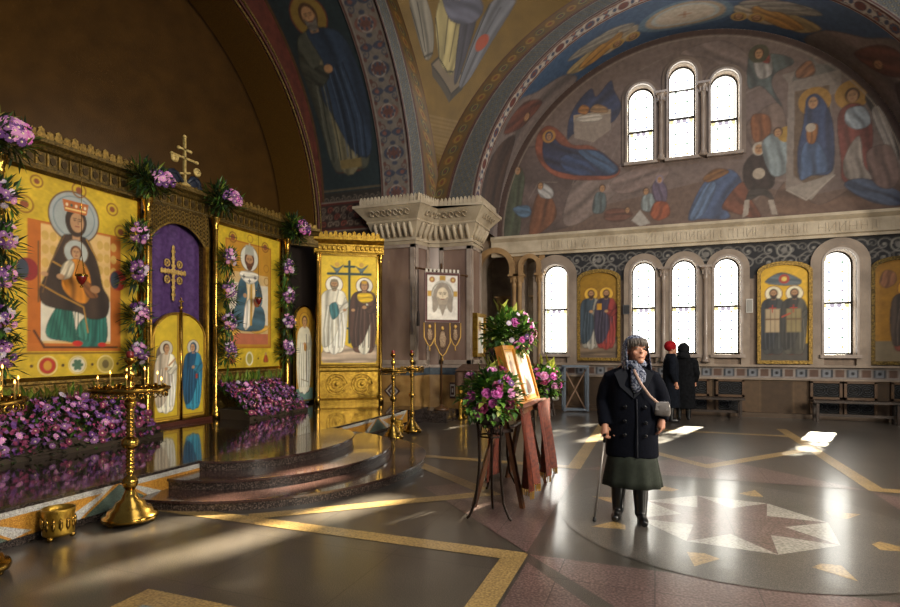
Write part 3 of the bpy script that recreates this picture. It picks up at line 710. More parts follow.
def floral(w, h, base, c1, c2, c3, step, o=(0, 0), seed=0):
    cv = Canvas(w, h, 0.02, base, o=o); x = o[0]+step/2; k = 0; y = o[1]+h/2
    while x < o[0]+w:
        if k % 2 == 0:
            cv.ell(x, y, step*0.36, h*0.33, c3 if k % 4 == 0 else c1); cv.ring(x, y, min(step*0.36, h*0.33), 0.03, 'b0a498'); cv.ell(x, y, step*0.14, h*0.14, c2)
            for q in range(8): cv.ell(x+step*0.22*math.cos(q*PI/4), y+h*0.2*math.sin(q*PI/4), 0.035, 0.03, c1 if k % 4 == 0 else c2)
        else:
            for s in (-1, 1):
                cv.blob([(x, y), (x-step*0.2, y+s*h*0.2), (x, y+s*h*0.4), (x+step*0.2, y+s*h*0.2)], c1); cv.ell(x, y+s*h*0.22, 0.04, 0.05, c3)
                curl(cv, x-step*0.3, y+s*h*0.28, h*0.13, c1, 0.022, 1); curl(cv, x+step*0.3, y+s*h*0.28, h*0.13, c2, 0.022, -1)
        for s in (-1, 1): cv.ell(x+step*0.5, y+s*h*0.33, 0.05, 0.04, c2); cv.ell(x+step*0.5, y, 0.04, 0.06, c1)
        x += step; k += 1
    for s in (0, 1):
        yy = o[1]+0.03 if s == 0 else o[1]+h-0.03
        cv.line([(o[0], yy), (o[0]+w, yy)], 0.05, '5a241c'); yy += 0.045*(1 if s == 0 else -1); cv.line([(o[0], yy), (o[0]+w, yy)], 0.022, 'a89c90')
    return cv
cv = floral(L, 12.0-YA, 'b8b0a6', '3a4660', '6a3830', '8a5448', 0.36, (0, YA))
cv.fade('6c6660', 0.08); struct(cv.mesh('trim_8', barrel_y(LX, LZ, LR), PAINT))
def taper_ring(name, prof, ang, cv_w, base, paint, material, axis):
    """prof: two rings (plane, zc, R); a band lofted between them and painted by paint(canvas)"""
    (p0, c0, r0), (p1, c1, r1) = prof; cv = Canvas(cv_w, 1.0, 0.022, base); cv2 = Canvas(cv_w, abs(r1-r0)+abs(p1-p0)*0.7+0.05, 0.022, base)
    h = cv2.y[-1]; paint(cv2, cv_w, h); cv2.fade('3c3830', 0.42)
    def fn(U, V):
        t = V/h; th = ang[0]+(ang[1]-ang[0])*U/cv_w; rr = r0+(r1-r0)*t; zc = c0+(c1-c0)*t; pl = p0+(p1-p0)*t
        if axis == 'Y': return LX+rr*np.cos(th), pl, zc+rr*np.sin(th)
        return pl, 6.7+rr*np.cos(th), zc+rr*np.sin(th)
    return struct(cv2.mesh(name, fn, material))
def p_blue(cv, w, h):
    x = 0.05; k = 0
    while x < w:
        for j in range(max(1, int(h/0.13))):
            y = 0.1+j*0.13+(0.065 if k % 2 else 0); cv.ring(x, y, 0.05, 0.016, '77776f'); cv.ell(x, y, 0.02, 0.02, '8a7a50')
        x += 0.11; k += 1
    for y, colr in ((0.03, '5a241c'), (h-0.03, '5a241c'), (0.075, 'a89c90'), (h-0.075, 'a89c90')): cv.line([(0, y), (w, y)], 0.045 if colr[0] == '5' else 0.018, colr)
def p_gold(cv, w, h):
    x = 0.1; k = 0
    while x < w:
        cv.ell(x, h/2, 0.09, h*0.26, '8a5a20' if k % 2 else '4a4a38', 0.2); cv.ring(x, h/2, min(0.08, h*0.25), 0.02, 'a88a40', 0.4); cv.ell(x, h/2, 0.03, 0.03, '7a3020'); x += 0.24; k += 1
    for y in (0.02, h-0.02): cv.line([(0, y), (w, y)], 0.04, '5a2a18')
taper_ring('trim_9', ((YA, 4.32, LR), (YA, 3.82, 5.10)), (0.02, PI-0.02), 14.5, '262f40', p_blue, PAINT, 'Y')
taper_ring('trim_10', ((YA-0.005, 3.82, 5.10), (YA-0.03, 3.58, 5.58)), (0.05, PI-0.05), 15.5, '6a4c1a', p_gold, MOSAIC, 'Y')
# arch over the iconostasis: soffit band, blue face, gold border
def barrel_x(cz, r):
    def fn(U, V): return V, 6.7+r*np.cos(U/r), cz+r*np.sin(U/r)
    return fn
W2 = 4.35*2.0
cv = floral(W2, 0.75, '857a70', '35405a', '6a3830', '8a5448', 0.42, (0, -5.75))
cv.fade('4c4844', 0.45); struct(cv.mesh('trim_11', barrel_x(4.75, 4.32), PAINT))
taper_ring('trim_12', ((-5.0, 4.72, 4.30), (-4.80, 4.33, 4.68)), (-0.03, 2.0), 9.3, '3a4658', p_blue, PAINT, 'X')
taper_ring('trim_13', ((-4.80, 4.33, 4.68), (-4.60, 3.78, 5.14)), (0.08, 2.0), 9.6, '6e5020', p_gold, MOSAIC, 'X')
# pendentive with a seated evangelist
n_u = 3.4
cv = Canvas(n_u, 4.2, 0.022, '7d5f22', 0.45, o=(0, 5.0)); cv.drapery = True; cv.mottle(0.08, 4, 9)
def pend(U, V):
    t = U/n_u; xa = LX-np.sqrt(np.maximum(5.58**2-(V-3.58)**2, 0.0)); ya = YA-0.03
    yb = 6.7+np.sqrt(np.maximum(5.14**2-(V-3.78)**2, 0.0)); xb = -4.60
    a = np.arctan2(ya-6.7, xa-LX); bb = np.arctan2(yb-6.7, xb-LX); ra = np.hypot(xa-LX, ya-6.7); rb = np.hypot(xb-LX, yb-6.7)
    bb = np.where(bb < 0, bb+2*PI, bb); th = bb+(a-bb)*t; rr = rb+(ra-rb)*t
    return LX+rr*np.cos(th), 6.7+rr*np.sin(th), V
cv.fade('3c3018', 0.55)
for k in range(46):
    for j in range(20): cv.rect(0.05+k*0.075, 5.1+j*0.075, 0.095+k*0.075, 5.145+j*0.075, '6e5836', 0.2)
OUT = '1c1814'
cv.fill([(0.75, 7.42), (1.95, 7.02), (2.55, 7.28), (1.4, 7.68)], '6a5c4a'); cv.fill([(0.75, 7.42), (1.95, 7.02), (1.95, 6.86), (0.75, 7.24)], '3c342a'); cv.fill([(1.95, 7.02), (2.55, 7.28), (2.55, 7.14), (1.95, 6.86)], '2c2620'); cv.line([(0.75, 7.42), (1.95, 7.02), (2.55, 7.28), (1.4, 7.68), (0.75, 7.42)], 0.035, OUT)
cv.blob([(1.12, 7.55), (1.05, 8.1), (1.4, 8.55), (1.85, 8.55), (2.0, 8.1), (1.8, 7.4), (1.5, 7.38)], '9a8c5e'); cv.blob([(1.72, 8.5), (2.05, 8.3), (2.15, 7.35), (1.95, 7.25), (1.75, 7.8)], '34323c')
cv.line([(1.05, 8.1), (1.12, 7.55), (1.5, 7.38), (1.8, 7.4)], 0.03, OUT); cv.line([(1.4, 8.3), (1.32, 7.65)], 0.03, '4a4028'); cv.line([(1.62, 8.3), (1.56, 7.55)], 0.03, '4a4028')
cv.blob([(2.25, 7.25), (2.2, 8.5), (2.6, 8.6), (2.7, 7.4)], '5c5c62'); cv.line([(2.25, 7.25), (2.2, 8.5)], 0.03, OUT); cv.line([(2.45, 7.4), (2.42, 8.5)], 0.025, '3a3a40')
cv.blob([(0.45, 7.5), (0.35, 8.1), (0.7, 8.5), (0.95, 8.05), (0.85, 7.6)], '6e685c'); cv.line([(0.6, 8.2), (0.55, 7.6)], 0.03, OUT); cv.line([(0.35, 8.1), (0.45, 7.5), (0.85, 7.6)], 0.03, OUT)
cv.ell(1.7, 8.9, 0.32, 0.27, 'a08438', 0.5); face(cv, 1.7, 8.86, 0.16, beard='8a847a'); cv.blob([(1.25, 8.45), (1.65, 8.68), (2.1, 8.45), (2.0, 8.2), (1.45, 8.15)], '50505e'); cv.ell(2.45, 7.95, 0.16, 0.14, '8a3a24')
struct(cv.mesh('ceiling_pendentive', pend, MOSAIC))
# soffit fresco above the screen, altar arch, apse
cv = Canvas(4.35*2.0, 1.58, 0.026, '1e2c30', o=(0, -7.32)); cv.mottle(0.15, 2, 2); cv.drapery = True
# (u runs up the curve, v runs out from the altar) a standing bishop, feet at the springing
class Turn:
    def __init__(s, c, x0): s.c = c; s.x0 = x0
    def __getattr__(s, k):
        f = getattr(s.c, k)
        def g(*a, **kw):
            a = list(a)
            if k in ('fill', 'blob', 'line'): a[0] = [(y, s.x0-x) for x, y in a[0]]
            elif k == 'ell': a[0], a[1] = a[1], s.x0-a[0]; a[2], a[3] = a[3], a[2]
            elif k == 'ring': a[0], a[1] = a[1], s.x0-a[0]
            elif k in ('rect', 'box'): a[0], a[1], a[2], a[3] = a[1], s.x0-a[2], a[3], s.x0-a[0]
            return f(*a, **kw)
        return g
tc = Turn(cv, 0.0)
saint(tc, 6.53, 0.75, 3.6, '4a4a3e', '2c3a4e', halo='8a6e30', beard='6a625a', under='7d7458', wd=1.05)
cv.rect(0.85, -6.75, 1.05, -6.2, '7d6a40'); cv.rect(0, -7.32, 0.35, -5.74, '2c2620'); 
for k in range(10): curl(cv, 0.18, -7.2+k*0.15, 0.08, '77695c', 0.018, 1 if k % 2 else -1)
cv.line([(0.4, -7.3), (0.4, -5.75)], 0.03, '6a5a40'); cv.line([(0, -7.28), (8.7, -7.28)], 0.06, '5a3a1a')
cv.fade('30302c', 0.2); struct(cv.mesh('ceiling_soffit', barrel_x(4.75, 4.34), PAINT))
b = MB(); A_IN = 4.02
n = 48
ri = arc(6.7, 4.15, A_IN, -0.05, PI+0.05, n); ro = arc(6.7, 4.4, 4.75, -0.05, PI+0.05, n)
P = [(-7.31, y, z) for y, z in ri] + [(-7.31, y, z) for y, z in ro]; N = n+1
b.add(P, [(i, i+1, N+i+1, N+i) for i in range(n)], True, 0)
for q, m in ((0.03, 1), (0.14, 0), (0.22, 1)):
    P = [(-7.31+0.03, 6.7+(A_IN+q)*math.cos(t), 4.15+(A_IN+q)*math.sin(t)) for t in np.linspace(-0.05, PI+0.05, 49)]; b.tube(P, 0.025, 6, m)
P = [(-7.31, y, z) for y, z in ri] + [(-8.42, 6.7+4.27*math.cos(t), 4.2+4.27*math.sin(t)) for t in np.linspace(-0.05, PI+0.05, N)]
b.add(P, [(i, i+1, N+i+1, N+i) for i in range(n)], True, 2)
b.box((-7.36, 11.0, 2.1), (0.1, 0.7, 4.2), 0); b.box((-7.36, 1.5, 2.1), (0.1, 2.4, 4.2), 0)
struct(b.build('wall_altar', [mat('dark_red_plaster', '55261b', 0.6, color2='3e1810', scale=6), GOLD_DK, mat('gold_mosaic_soffit', '86601f', 0.55, 0.2, color2='6a4818', scale=60, bump=0.4, bump_scale=60)]))
cv = Canvas(PI*4.0, 4.0+2.0*PI, 0.045, '60421a', 0.3); cv.mottle(0.12, 3, 12)
def apse(U, V):
    th = U/4.0; Q = 4.3; ph = np.clip((V-4.0)/4.0, 0, PI/2); z = np.where(V < 4.0, V+0.2, 4.2+Q*np.sin(ph)); rr = np.where(V < 4.0, Q, Q*np.cos(ph))
    return -8.36-rr*np.sin(th), 6.7-np.cos(th)*rr, z
mu, mv = 5.3, 6.7
cv.ell(mu, mv, 0.5, 0.42, '3c2c1c'); cv.ring(mu, mv, 0.42, 0.05, '57534e'); cv.ell(mu, mv, 0.33, 0.33, '23282e')
for k, l in enumerate(([(-0.2, -0.1), (-0.2, 0.12), (-0.05, 0.12), (-0.05, -0.1), (-0.2, -0.1)], [(-0.2, 0.01), (-0.05, 0.01)], [(0.06, 0.13), (0.13, 0.0), (0.2, 0.13)], [(0.13, 0.0), (0.1, -0.13)])):
    cv.line([(mu+x, mv+y) for x, y in l], 0.05, '6c675f')
cv.blob([(3.2, 5.2), (3.0, 6.5), (3.3, 8.0), (4.2, 8.2), (4.4, 7.0), (4.1, 5.3)], '35323a'); 
for k in range(5): cv.line([(3.25+k*0.2, 5.3), (3.2+k*0.24, 7.6)], 0.05, '25242c')
cv.rect(0, 3.2, 12.6, 3.5, '3a2a20')
struct(cv.mesh('wall_apse', apse, MOSAIC))

# painted wall between the altar and the pier, with an ornament frieze
cv = Canvas(1.5, 4.9, 0.03, '2e2019', o=(-7.33, 0.0)); cv.mottle(0.12, 3, 6); cv.rect(-7.33, 4.25, -5.8, 4.82, '3a2a24'); cr2 = random.Random(3)
for k in range(9):
    for q in range(3): curl(cv, -7.25+k*0.18, 4.36+q*0.16, 0.085, '857464' if (k+q) % 3 else '8a4436', 0.02, 1 if (k+q) % 2 else -1)
for z in (4.24, 4.84): cv.line([(-7.33, z), (-5.8, z)], 0.05, '5a241c')
for z in (4.20, 4.88): cv.line([(-7.33, z), (-5.8, z)], 0.02, '988c7e')
struct(cv.mesh('wall_altar_flank', flat((0, 11.0, 0), (1, 0, 0), (0, 0, 1)), PAINT))
# ------------------------------------------------------------------ marble pier
def pier(mirror):
    sx = (lambda x: 2*LX-x) if mirror else (lambda x: x)
    path = [(-5.85, 11.0), (-4.92, 11.0), (-4.80, 11.5), (-4.58, 11.62), (-3.83, 11.62), (-3.83, 12.35), (-4.3, 12.35), (-4.3, 13.6), (-5.85, 13.6)]
    def off(d):
        n = len(path); out = []
        for i in range(n):
            p0, p1, p2 = Vector(path[i-1]), Vector(path[i]), Vector(path[(i+1) % n])
            a = (p1-p0).normalized(); c = (p2-p1).normalized(); na = Vector((a.y, -a.x)); nc = Vector((c.y, -c.x))
            k = (na+nc); k = k/max(0.3, (1+na.dot(nc))); q = p1+k*d; out.append((sx(q.x), q.y))
        return out
    def layer(b, z0, z1, d0, d1, m):
        A_, B2 = off(d0), off(d1); n = len(A_)
        F = [(i, (i+1) % n, n+(i+1) % n, n+i) for i in range(n)] + [tuple(range(n))[::-1], tuple(range(n, 2*n))]
        if mirror: F = [f[::-1] for f in F]
        b.add([(x, y, z0) for x, y in A_] + [(x, y, z1) for x, y in B2], F, False, m)
    b = MB()
    layer(b, 0, 0.14, 0.10, 0.08, 5); layer(b, 0.14, 0.90, 0.04, 0.04, 3); layer(b, 0.90, 1.06, 0.05, 0.05, 4); layer(b, 1.06, 1.12, 0.07, 0.05, 2); layer(b, 1.12, 3.82, 0, 0, 1)
    e = off(0.0)
    for i in range(6):
        a, c = Vector((*e[i], 0)), Vector((*e[i+1], 0)); d = (c-a); Ln = d.length; d.normalize(); nn = Vector((d.y, -d.x, 0))*(-1 if mirror else 1)
        if Ln < 0.3: continue
        for q in (0.05, Ln-0.05):   # raised pale borders round each marble panel
            p = a+d*q+nn*0.01; b.bar((p.x, p.y, 1.12), (p.x, p.y, 3.80), 0.10, 0.03, 2, up=nn)
        for z in (1.18, 3.76):
            b.bar(a+Vector((0,0,z))+nn*0.01, c+Vector((0,0,z))+nn*0.01, 0.03, 0.10, 2)
    struct(b.build('wall_pier', [STONE, MARBLE, MARBLE_L, OCHRE_ST, BLUE_ST, DARK_ST]))
    b = MB()
    for z0, z1, d0, d1 in ((3.78, 3.83, 0.03, 0.05), (3.83, 3.86, 0.02, 0.02), (3.86, 3.93, 0.06, 0.03), (3.93, 4.00, 0.02, 0.04), (4.00, 4.15, 0.05, 0.12), (4.15, 4.26, 0.12, 0.15), (4.26, 4.30, 0.17, 0.17), (4.30, 4.56, 0.16, 0.38), (4.56, 4.62, 0.40, 0.40), (4.62, 4.70, 0.24, 0.24)): layer(b, z0, z1, d0, d1, 0)
    e = off(0.03)
    for i in range(5):
        a, c = Vector((*e[i], 0)), Vector((*e[i+1], 0)); d = c-a; Ln = d.length; d.normalize(); nn = Vector((d.y, -d.x, 0))*(-1 if mirror else 1)
        k = max(1, int(Ln/0.14))
        for j in range(k):   # tongue shaped flutes, carved scrolls and upright leaves of the crest
            p = a+d*(Ln*(j+0.5)/k)
            b.tube([p+nn*0.03+Vector((0,0,3.94)), p+nn*0.07+Vector((0,0,4.05)), p+nn*0.14+Vector((0,0,4.17)), p+nn*0.15+Vector((0,0,4.24))], [0.03, 0.045, 0.045, 0.02], 6, 0)
            p2 = p+nn*0.23
            b.tube([p2+d*0.05*math.cos(t)+Vector((0,0,4.43+0.05*math.sin(t)))+nn*(0.05+0.04*math.sin(t)) for t in np.linspace(0, 5.2, 8)], 0.012, 4, 0)
        k = max(1, int((Ln+0.5)/0.085))
        for j in range(k):
            p = a-d*0.25+d*((Ln+0.5)*(j+0.5)/k)+nn*0.24
            b.prism([(-0.035, 0), (0.035, 0), (0.042, 0.10), (0.02, 0.17), (0, 0.19), (-0.02, 0.17), (-0.042, 0.10)], p+Vector((0,0,4.62)), d, (0,0,1), 0.03, 0)
    struct(b.build('wall_pier_capital', [STONE]))
pier(False); pier(True)
# inlaid stone lozenges on the pier's ochre dado
b = MB()
for (x, y) in ((-5.45, 10.955), (-4.25, 11.575), (-4.03, 11.575)):
    for s, m, e in ((0.20, 0, 0.004), (0.15, 1, 0.007), (0.11, 0, 0.010), (0.05, 1, 0.013)):
        b.prism([(s, 0), (0, s), (-s, 0), (0, -s)] if x < -5 else [(s*0.35, s*0.9), (-s*0.35, s*0.9), (-s*0.35, -s*0.9), (s*0.35, -s*0.9)], (x, y, 0.55), (1,0,0), (0,0,1), e, m)
struct(b.build('trim_14', [mat('dark_red_stone', '4a302a', 0.3), mat('white_inlay_stone', 'b8b0a6', 0.3)]))
b = MB(); b.box((-4.72, 10.2, 0.14), (0.62, 0.66, 0.28)); b.box((-4.25, 10.55, 0.12), (0.7, 0.6, 0.24))
struct(b.build('floor_plinth', [DARK_ST]))
# radiator grilles set into the dado
for k, x in enumerate((0.85, 1.55, 3.35, 3.95, 4.75)):
    b = MB(); w = 0.52
    b.box((x, YW-0.01, 0.44), (w, 0.03, 0.66), 0)
    for s in (-1, 1): b.box((x+s*w/2, YW-0.03, 0.44), (0.05, 0.05, 0.72), 1)
    for z in (0.1, 0.45, 0.79): b.box((x, YW-0.03, z), (w+0.05, 0.05, 0.05), 1)
    for z in (0.27, 0.62):
        for s in (-1, 1):
            for r0 in (0.05, 0.1, 0.15): b.tube([(x+s*0.12+r0*math.cos(t), YW-0.035, z+r0*math.sin(t)*0.8) for t in np.linspace(0, 2*PI, 13)], 0.008, 4, 2)
    struct(b.build('trim_%d' % (15+k), [BLACK, mat('dado_wood', '5c4024', 0.5, color2='472f18', scale=6), mat('grille_iron', '3a3c40', 0.5, 0.6)]))

# leafy branches of unseen trees outside the windows, added to break up the sun
b = MB(); lr = random.Random(77)
for k in range(330):
    c = Vector((lr.uniform(-3, 12), lr.uniform(17.0, 18.4), lr.uniform(2.2, 12.5)))
    if c.z > 7.4 and k % 3: continue
    w = Vector((lr.uniform(.16, .42), .2, lr.uniform(.10, .24)))
    for j in range(34):
        p = c+Vector((lr.gauss(0, 1)*w.x, lr.gauss(0, 1)*w.y, lr.gauss(0, 1)*w.z)); d = Vector((lr.uniform(-1, 1), lr.uniform(-.3, .3), lr.uniform(-1, 1))).normalized(); q = d.cross(Vector((0, 1, 0))).normalized()*0.075
        b.add([p, p+d*0.12+q, p+d*0.26, p+d*0.12-q], [(0, 1, 2, 3)], False, 0)
o = b.build('exterior_foliage', [mat('outdoor_leaf', '3c5a28', 0.6)]); o['kind'] = 'stuff'


# ------------------------------------------------------------------ plants and flowers (shared builders)
LEAF = [mat('leaf_green', '4a7226', 0.45, color2='34581c', scale=20), mat('leaf_dark_green', '1e3416', 0.55, color2='162810', scale=20), mat('leaf_yellow_green', '8a9636', 0.5, color2='6a7a28', scale=15)]
LEAF_SUNLIT = [mat('sunlit_leaf_green', '6a9438', 0.4, color2='4c7428', scale=20), mat('sunlit_leaf_dark_green', '355a22', 0.5, color2='264618', scale=20), mat('sunlit_leaf_yellow_green', 'a8b048', 0.5, color2='88983a', scale=15)]  # lighter copies of the leaf greens: sunlight on the easel bouquets put into the colour
PETAL = {k: mat('petal_'+k, h, 0.6, color2=h2, scale=40) for k, h, h2 in (('pink', 'c878b0', 'dca0c8'), ('violet', '6e3680', '542a68'), ('mauve', '9a6296', '7a4880'), ('white', 'd0c0d0', 'b8a4ba'), ('magenta', '8e2c56', '702244'), ('rose', 'd870bc', 'c050a0'))}
EYE = mat('flower_eye', 'e8d8a8', 0.6)
def blossom_mesh(kind, r=1.0):
    b = MB()
    if kind == 'rose':
        b.ball((0, 0, 0.25), (0.42, 0.42, 0.38), 8, 0)
        for ring_, (n, rr, h, tilt) in enumerate(((5, 0.34, 0.45, 0.25), (6, 0.62, 0.34, 0.75), (7, 0.85, 0.16, 1.1))):
            for k in range(n):
                a = 2*PI*(k+0.5*ring_)/n; M = Matrix.Rotation(a, 3, 'Z')
                P = [M @ Vector(q) for q in ((rr*0.45, -0.2, 0.05), (rr*0.45, 0.2, 0.05), (rr, 0.36, h), (rr*1.18, 0.0, h+0.06), (rr, -0.36, h))]
                b.add(P, [(0, 1, 2, 3, 4)], True, 0)
    else:
        for n, r0, r1, h in ((11, 0.18, 1.0, 0.10), (9, 0.12, 0.72, 0.26)):
            for k in range(n):
                a = 2*PI*(k+0.3*n)/n; M = Matrix.Rotation(a, 3, 'Z'); w = 0.24
                P = [M @ Vector(q) for q in ((r0, 0, h*0.4), (r1*0.6, -w, h), (r1, -w*0.5, h*0.6), (r1, w*0.5, h*0.6), (r1*0.6, w, h))]
                b.add(P, [(0, 1, 2, 3, 4)], True, 0)
        b.ball((0, 0, 0.14), (0.26, 0.26, 0.14), 8, 1)
    me = None
    o = b.build('blossom', [PETAL['pink'], EYE]); me = o.data; bpy.data.objects.remove(o); return me
BLOOM = {}
for kind in ('daisy', 'rose'):
    base = blossom_mesh(kind)
    for k, m in PETAL.items():
        me = base.copy(); me.materials[0] = m; me.name = kind+'_'+k; BLOOM[kind, k] = me
def put_bloom(parent, kind, hue, p, nrm, r, rg):
    o = bpy.data.objects.new('blossom', BLOOM[kind, hue]); COL.objects.link(o); o.parent = parent
    q = Vector(nrm).normalized().to_track_quat('Z', 'Y').to_matrix() @ Matrix.Rotation(rg.uniform(0, 6), 3, 'Z')
    o.matrix_local = Matrix.Translation(p) @ q.to_4x4() @ Matrix.Scale(r, 4)
    return o
def leaf(b, p, d, L, w, m):
    d = Vector(d).normalized(); s = d.cross(Vector((0.13, 0.2, 1))).normalized()*w; n = s.cross(d).normalized()
    p = Vector(p)
    b.add([p, p+d*L*0.5+s+n*w*0.4, p+d*L-n*w*0.5, p+d*L*0.5-s+n*w*0.4, p+d*L*0.5-n*w*0.15], [(0, 1, 4), (1, 2, 4), (2, 3, 4), (3, 0, 4)], True, m)
def rand_dir(rg):
    z = rg.uniform(-1, 1); a = rg.uniform(0, 2*PI); q = math.sqrt(1-z*z); return Vector((q*math.cos(a), q*math.sin(a), z))
def foliage(rg, balls, n, L, w, weights=(5, 4, 1), droop=0.0):
    b = MB()
    for c, r in balls:
        r = Vector((r, r, r)) if not hasattr(r, '__len__') else Vector(r)
        for _ in range(n):
            d = rand_dir(rg); k = rg.uniform(0.25, 0.9); p = Vector(c)+Vector((d.x*r.x, d.y*r.y, d.z*r.z))*k
            dd = (d + rand_dir(rg)*0.7 + Vector((0, 0, 0.25-droop))); leaf(b, p, dd, L*rg.uniform(0.6, 1.3), w*rg.uniform(0.7, 1.2), rg.choices((0, 1, 2), weights)[0])
    return b
def flowers_on(parent, rg, c, r, n, hues, size, kind='daisy', facing=(1, -0.3, 0.3), spread=0.9):
    """blossoms sitting on the outer face of a rounded cluster, no two in the same place"""
    f = Vector(facing).normalized(); r = Vector((r, r, r)) if not hasattr(r, '__len__') else Vector(r); put = []; tries = 0
    while len(put) < n and tries < n*60:
        tries += 1; d = (f + rand_dir(rg)*spread).normalized(); p = Vector(c)+Vector((d.x*r.x, d.y*r.y, d.z*r.z))*rg.uniform(0.85, 1.05)
        if any((p-q).length < size*1.15 for q in put): continue
        put.append(p); put_bloom(parent, kind, rg.choice(hues), p, d+f*0.3, size*rg.uniform(0.8, 1.15), rg)

# ------------------------------------------------------------------ iconostasis
XI = -7.15
CENT = 6.69
COLS = (4.08, 6.02, 7.36, 9.30)
scr = thing('iconostasis', 'long gilded icon screen with carved cornice and slender gold columns above the granite steps', 'altar screen', (XI, CENT, ZS))
def L3(x, y, z): return (x-XI, y-CENT, z-ZS)
def moulding(b, prof, p0, p1, m=0, nrm=None):
    """profile (out, z) run along p0 -> p1; out is to the right-hand side seen from above"""
    p0, p1 = Vector((*p0, 0)), Vector((*p1, 0)); d = (p1-p0).normalized(); n = Vector((d.y, -d.x, 0))
    P = [p+n*o+Vector((0, 0, z)) for p in (p0, p1) for o, z in prof]; k = len(prof)
    b.add(P, [(i, i+k, i+k+1, i+1) for i in range(k-1)] + [tuple(range(k)), tuple(range(2*k-1, k-1, -1))], False, m)
CORN = [(-0.08, 3.70), (0.05, 3.70), (0.06, 3.74), (0.03, 3.76), (0.03, 3.93), (0.07, 3.95), (0.10, 3.99), (0.16, 4.02), (0.16, 4.07), (-0.08, 4.07)]
b = MB(); moulding(b, [(o, z-ZS) for o, z in CORN], (0, 2.2-CENT), (0, 9.5-CENT)); moulding(b, [(o, z-ZS-0.06) for o, z in CORN], (0, 9.45-CENT), (0.40, 10.02-CENT))
b.build('cornice', [GOLD_DK], scr)
b = MB(); y = 2.3
while y < 9.45:   # arcaded frieze: pilaster strips, small round medallions between
    b.box(L3(XI+0.045, y, 3.845), (0.025, 0.02, 0.16), 0)
    b.prism([(0.035*math.cos(t), 0.05*math.sin(t)) for t in np.linspace(0, 2*PI, 9)[:-1]], L3(XI+0.032, y+0.07, 3.845), (0, 1, 0), (0, 0, 1), 0.014, 1)
    y += 0.14
b.build('frieze', [GOLD_D, mat('frieze_bronze', '4a3a22', 0.4, 0.6)], scr)
def crest(b, p0, p1, z, pitch, h, m=0):
    p0, p1 = Vector((*p0, z)), Vector((*p1, z)); d = p1-p0; n = int(d.length/pitch); d.normalize()
    for k in range(n):
        s = 1.0 if k % 2 == 0 else 0.8; w = pitch*0.5
        P = [(-w*0.7, 0), (w*0.7, 0), (w*1.05, h*0.35*s), (w*0.7, h*0.6*s), (w*0.75, h*0.8*s), (w*0.25, h*0.88*s), (0, h*s), (-w*0.25, h*0.88*s), (-w*0.75, h*0.8*s), (-w*0.7, h*0.6*s), (-w*1.05, h*0.35*s)]
        b.prism(P, p0+d*pitch*(k+0.5), d, (0, 0, 1), 0.025, m)
b = MB(); crest(b, (0.09, 2.2-CENT), (0.09, 6.15-CENT), 4.07-ZS, 0.105, 0.15); crest(b, (0.09, 6.15-CENT), (0.09, 7.4-CENT), 4.07-ZS, 0.08, 0.06); crest(b, (0.09, 7.4-CENT), (0.09, 9.5-CENT), 4.07-ZS, 0.105, 0.15); b.build('crest', [GOLD_D], scr)
b = MB(); crest(b, (0.05, 9.5-CENT), (0.42, 10.0-CENT), 4.01-ZS, 0.1, 0.13); b.build('crest', [GOLD_D], scr)
for y in COLS:
    b = MB(); c = L3(XI+0.16, y, 0)
    b.lathe([(0.085, ZS-ZS), (0.085, 0.10), (0.06, 0.13), (0.07, 0.17), (0.042, 0.22), (0.042, 1.55), (0.05, 1.58), (0.042, 1.61), (0.040, 3.20), (0.052, 3.22), (0.044, 3.25), (0.07, 3.36), (0.085, 3.40), (0.085, 3.42)], (c[0], c[1], 0), 16, 0)
    b.build('column', [GOLD_P], scr)
# dark gilded ground behind the bays, gold reliefs under the icons
b = MB()
for y0, y1 in ((2.2, 6.02), (7.36, 9.5)): b.box(((-0.07), (y0+y1)/2-CENT, 1.7), (0.10, y1-y0, 3.4), 0)
for y0, y1 in ((6.02, 6.16), (7.22, 7.36)): b.box((-0.02, (y0+y1)/2-CENT, 1.6), (0.12, y1-y0, 3.2), 0)
b.build('back_panel', [GOLD_DK], scr)
for y0, y1 in ((4.10, 6.0), (7.40, 9.26), (2.2, 4.05)):
    b = MB(); moulding(b, [(0, 0.58), (0.06, 0.58), (0.08, 0.62), (0.05, 0.63), (0.05, 0.74), (0.09, 0.76), (0.09, 0.79), (0, 0.79)], (0, y0-CENT), (0, y1-CENT), 0)
    y = y0+0.08
    while y < y1-0.05:
        b.tube([(0.055, y-CENT+0.045*math.cos(t), 0.685+0.04*math.sin(t)) for t in np.linspace(0, 2*PI, 9)], 0.008, 4, 0); b.ball((0.055, y-CENT+0.055, 0.685), (0.012, 0.018, 0.03), 6, 0); y += 0.11
    b.box((0.0, (y0+y1)/2-CENT, 0.29), (0.06, y1-y0, 0.58), 1)
    b.build('relief_band', [GOLD_D, GOLD_DK], scr)
# pierced arch over the royal doors
b = MB(); hw = (7.30-6.08)/2
out = [(-hw, 3.40)] + [(-hw+2*hw*i/16, 3.08-ZS+0.0+0.42*(1-((i-8)/8)**2)+0.0) for i in range(17)]
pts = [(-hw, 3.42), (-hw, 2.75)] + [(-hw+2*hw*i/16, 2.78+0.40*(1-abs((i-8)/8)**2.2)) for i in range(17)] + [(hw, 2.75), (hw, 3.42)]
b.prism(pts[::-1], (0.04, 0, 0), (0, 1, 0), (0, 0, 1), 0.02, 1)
for i in range(17):
    yv = -hw+0.03+(2*hw-0.06)*i/16; zb = 2.80+0.40*(1-abs((i-8)/8)**2.2)
    z = zb+0.03
    while z < 3.40:
        b.tube([(0.07, yv+0.03*math.cos(t), z+0.03*math.sin(t)) for t in np.linspace(0, 2*PI, 9)], 0.008, 4, 0); z += 0.065
b.tube([(0.07, -hw+2*hw*i/16, 2.78+0.40*(1-abs((i-8)/8)**2.2)) for i in range(17)], 0.018, 6, 0)
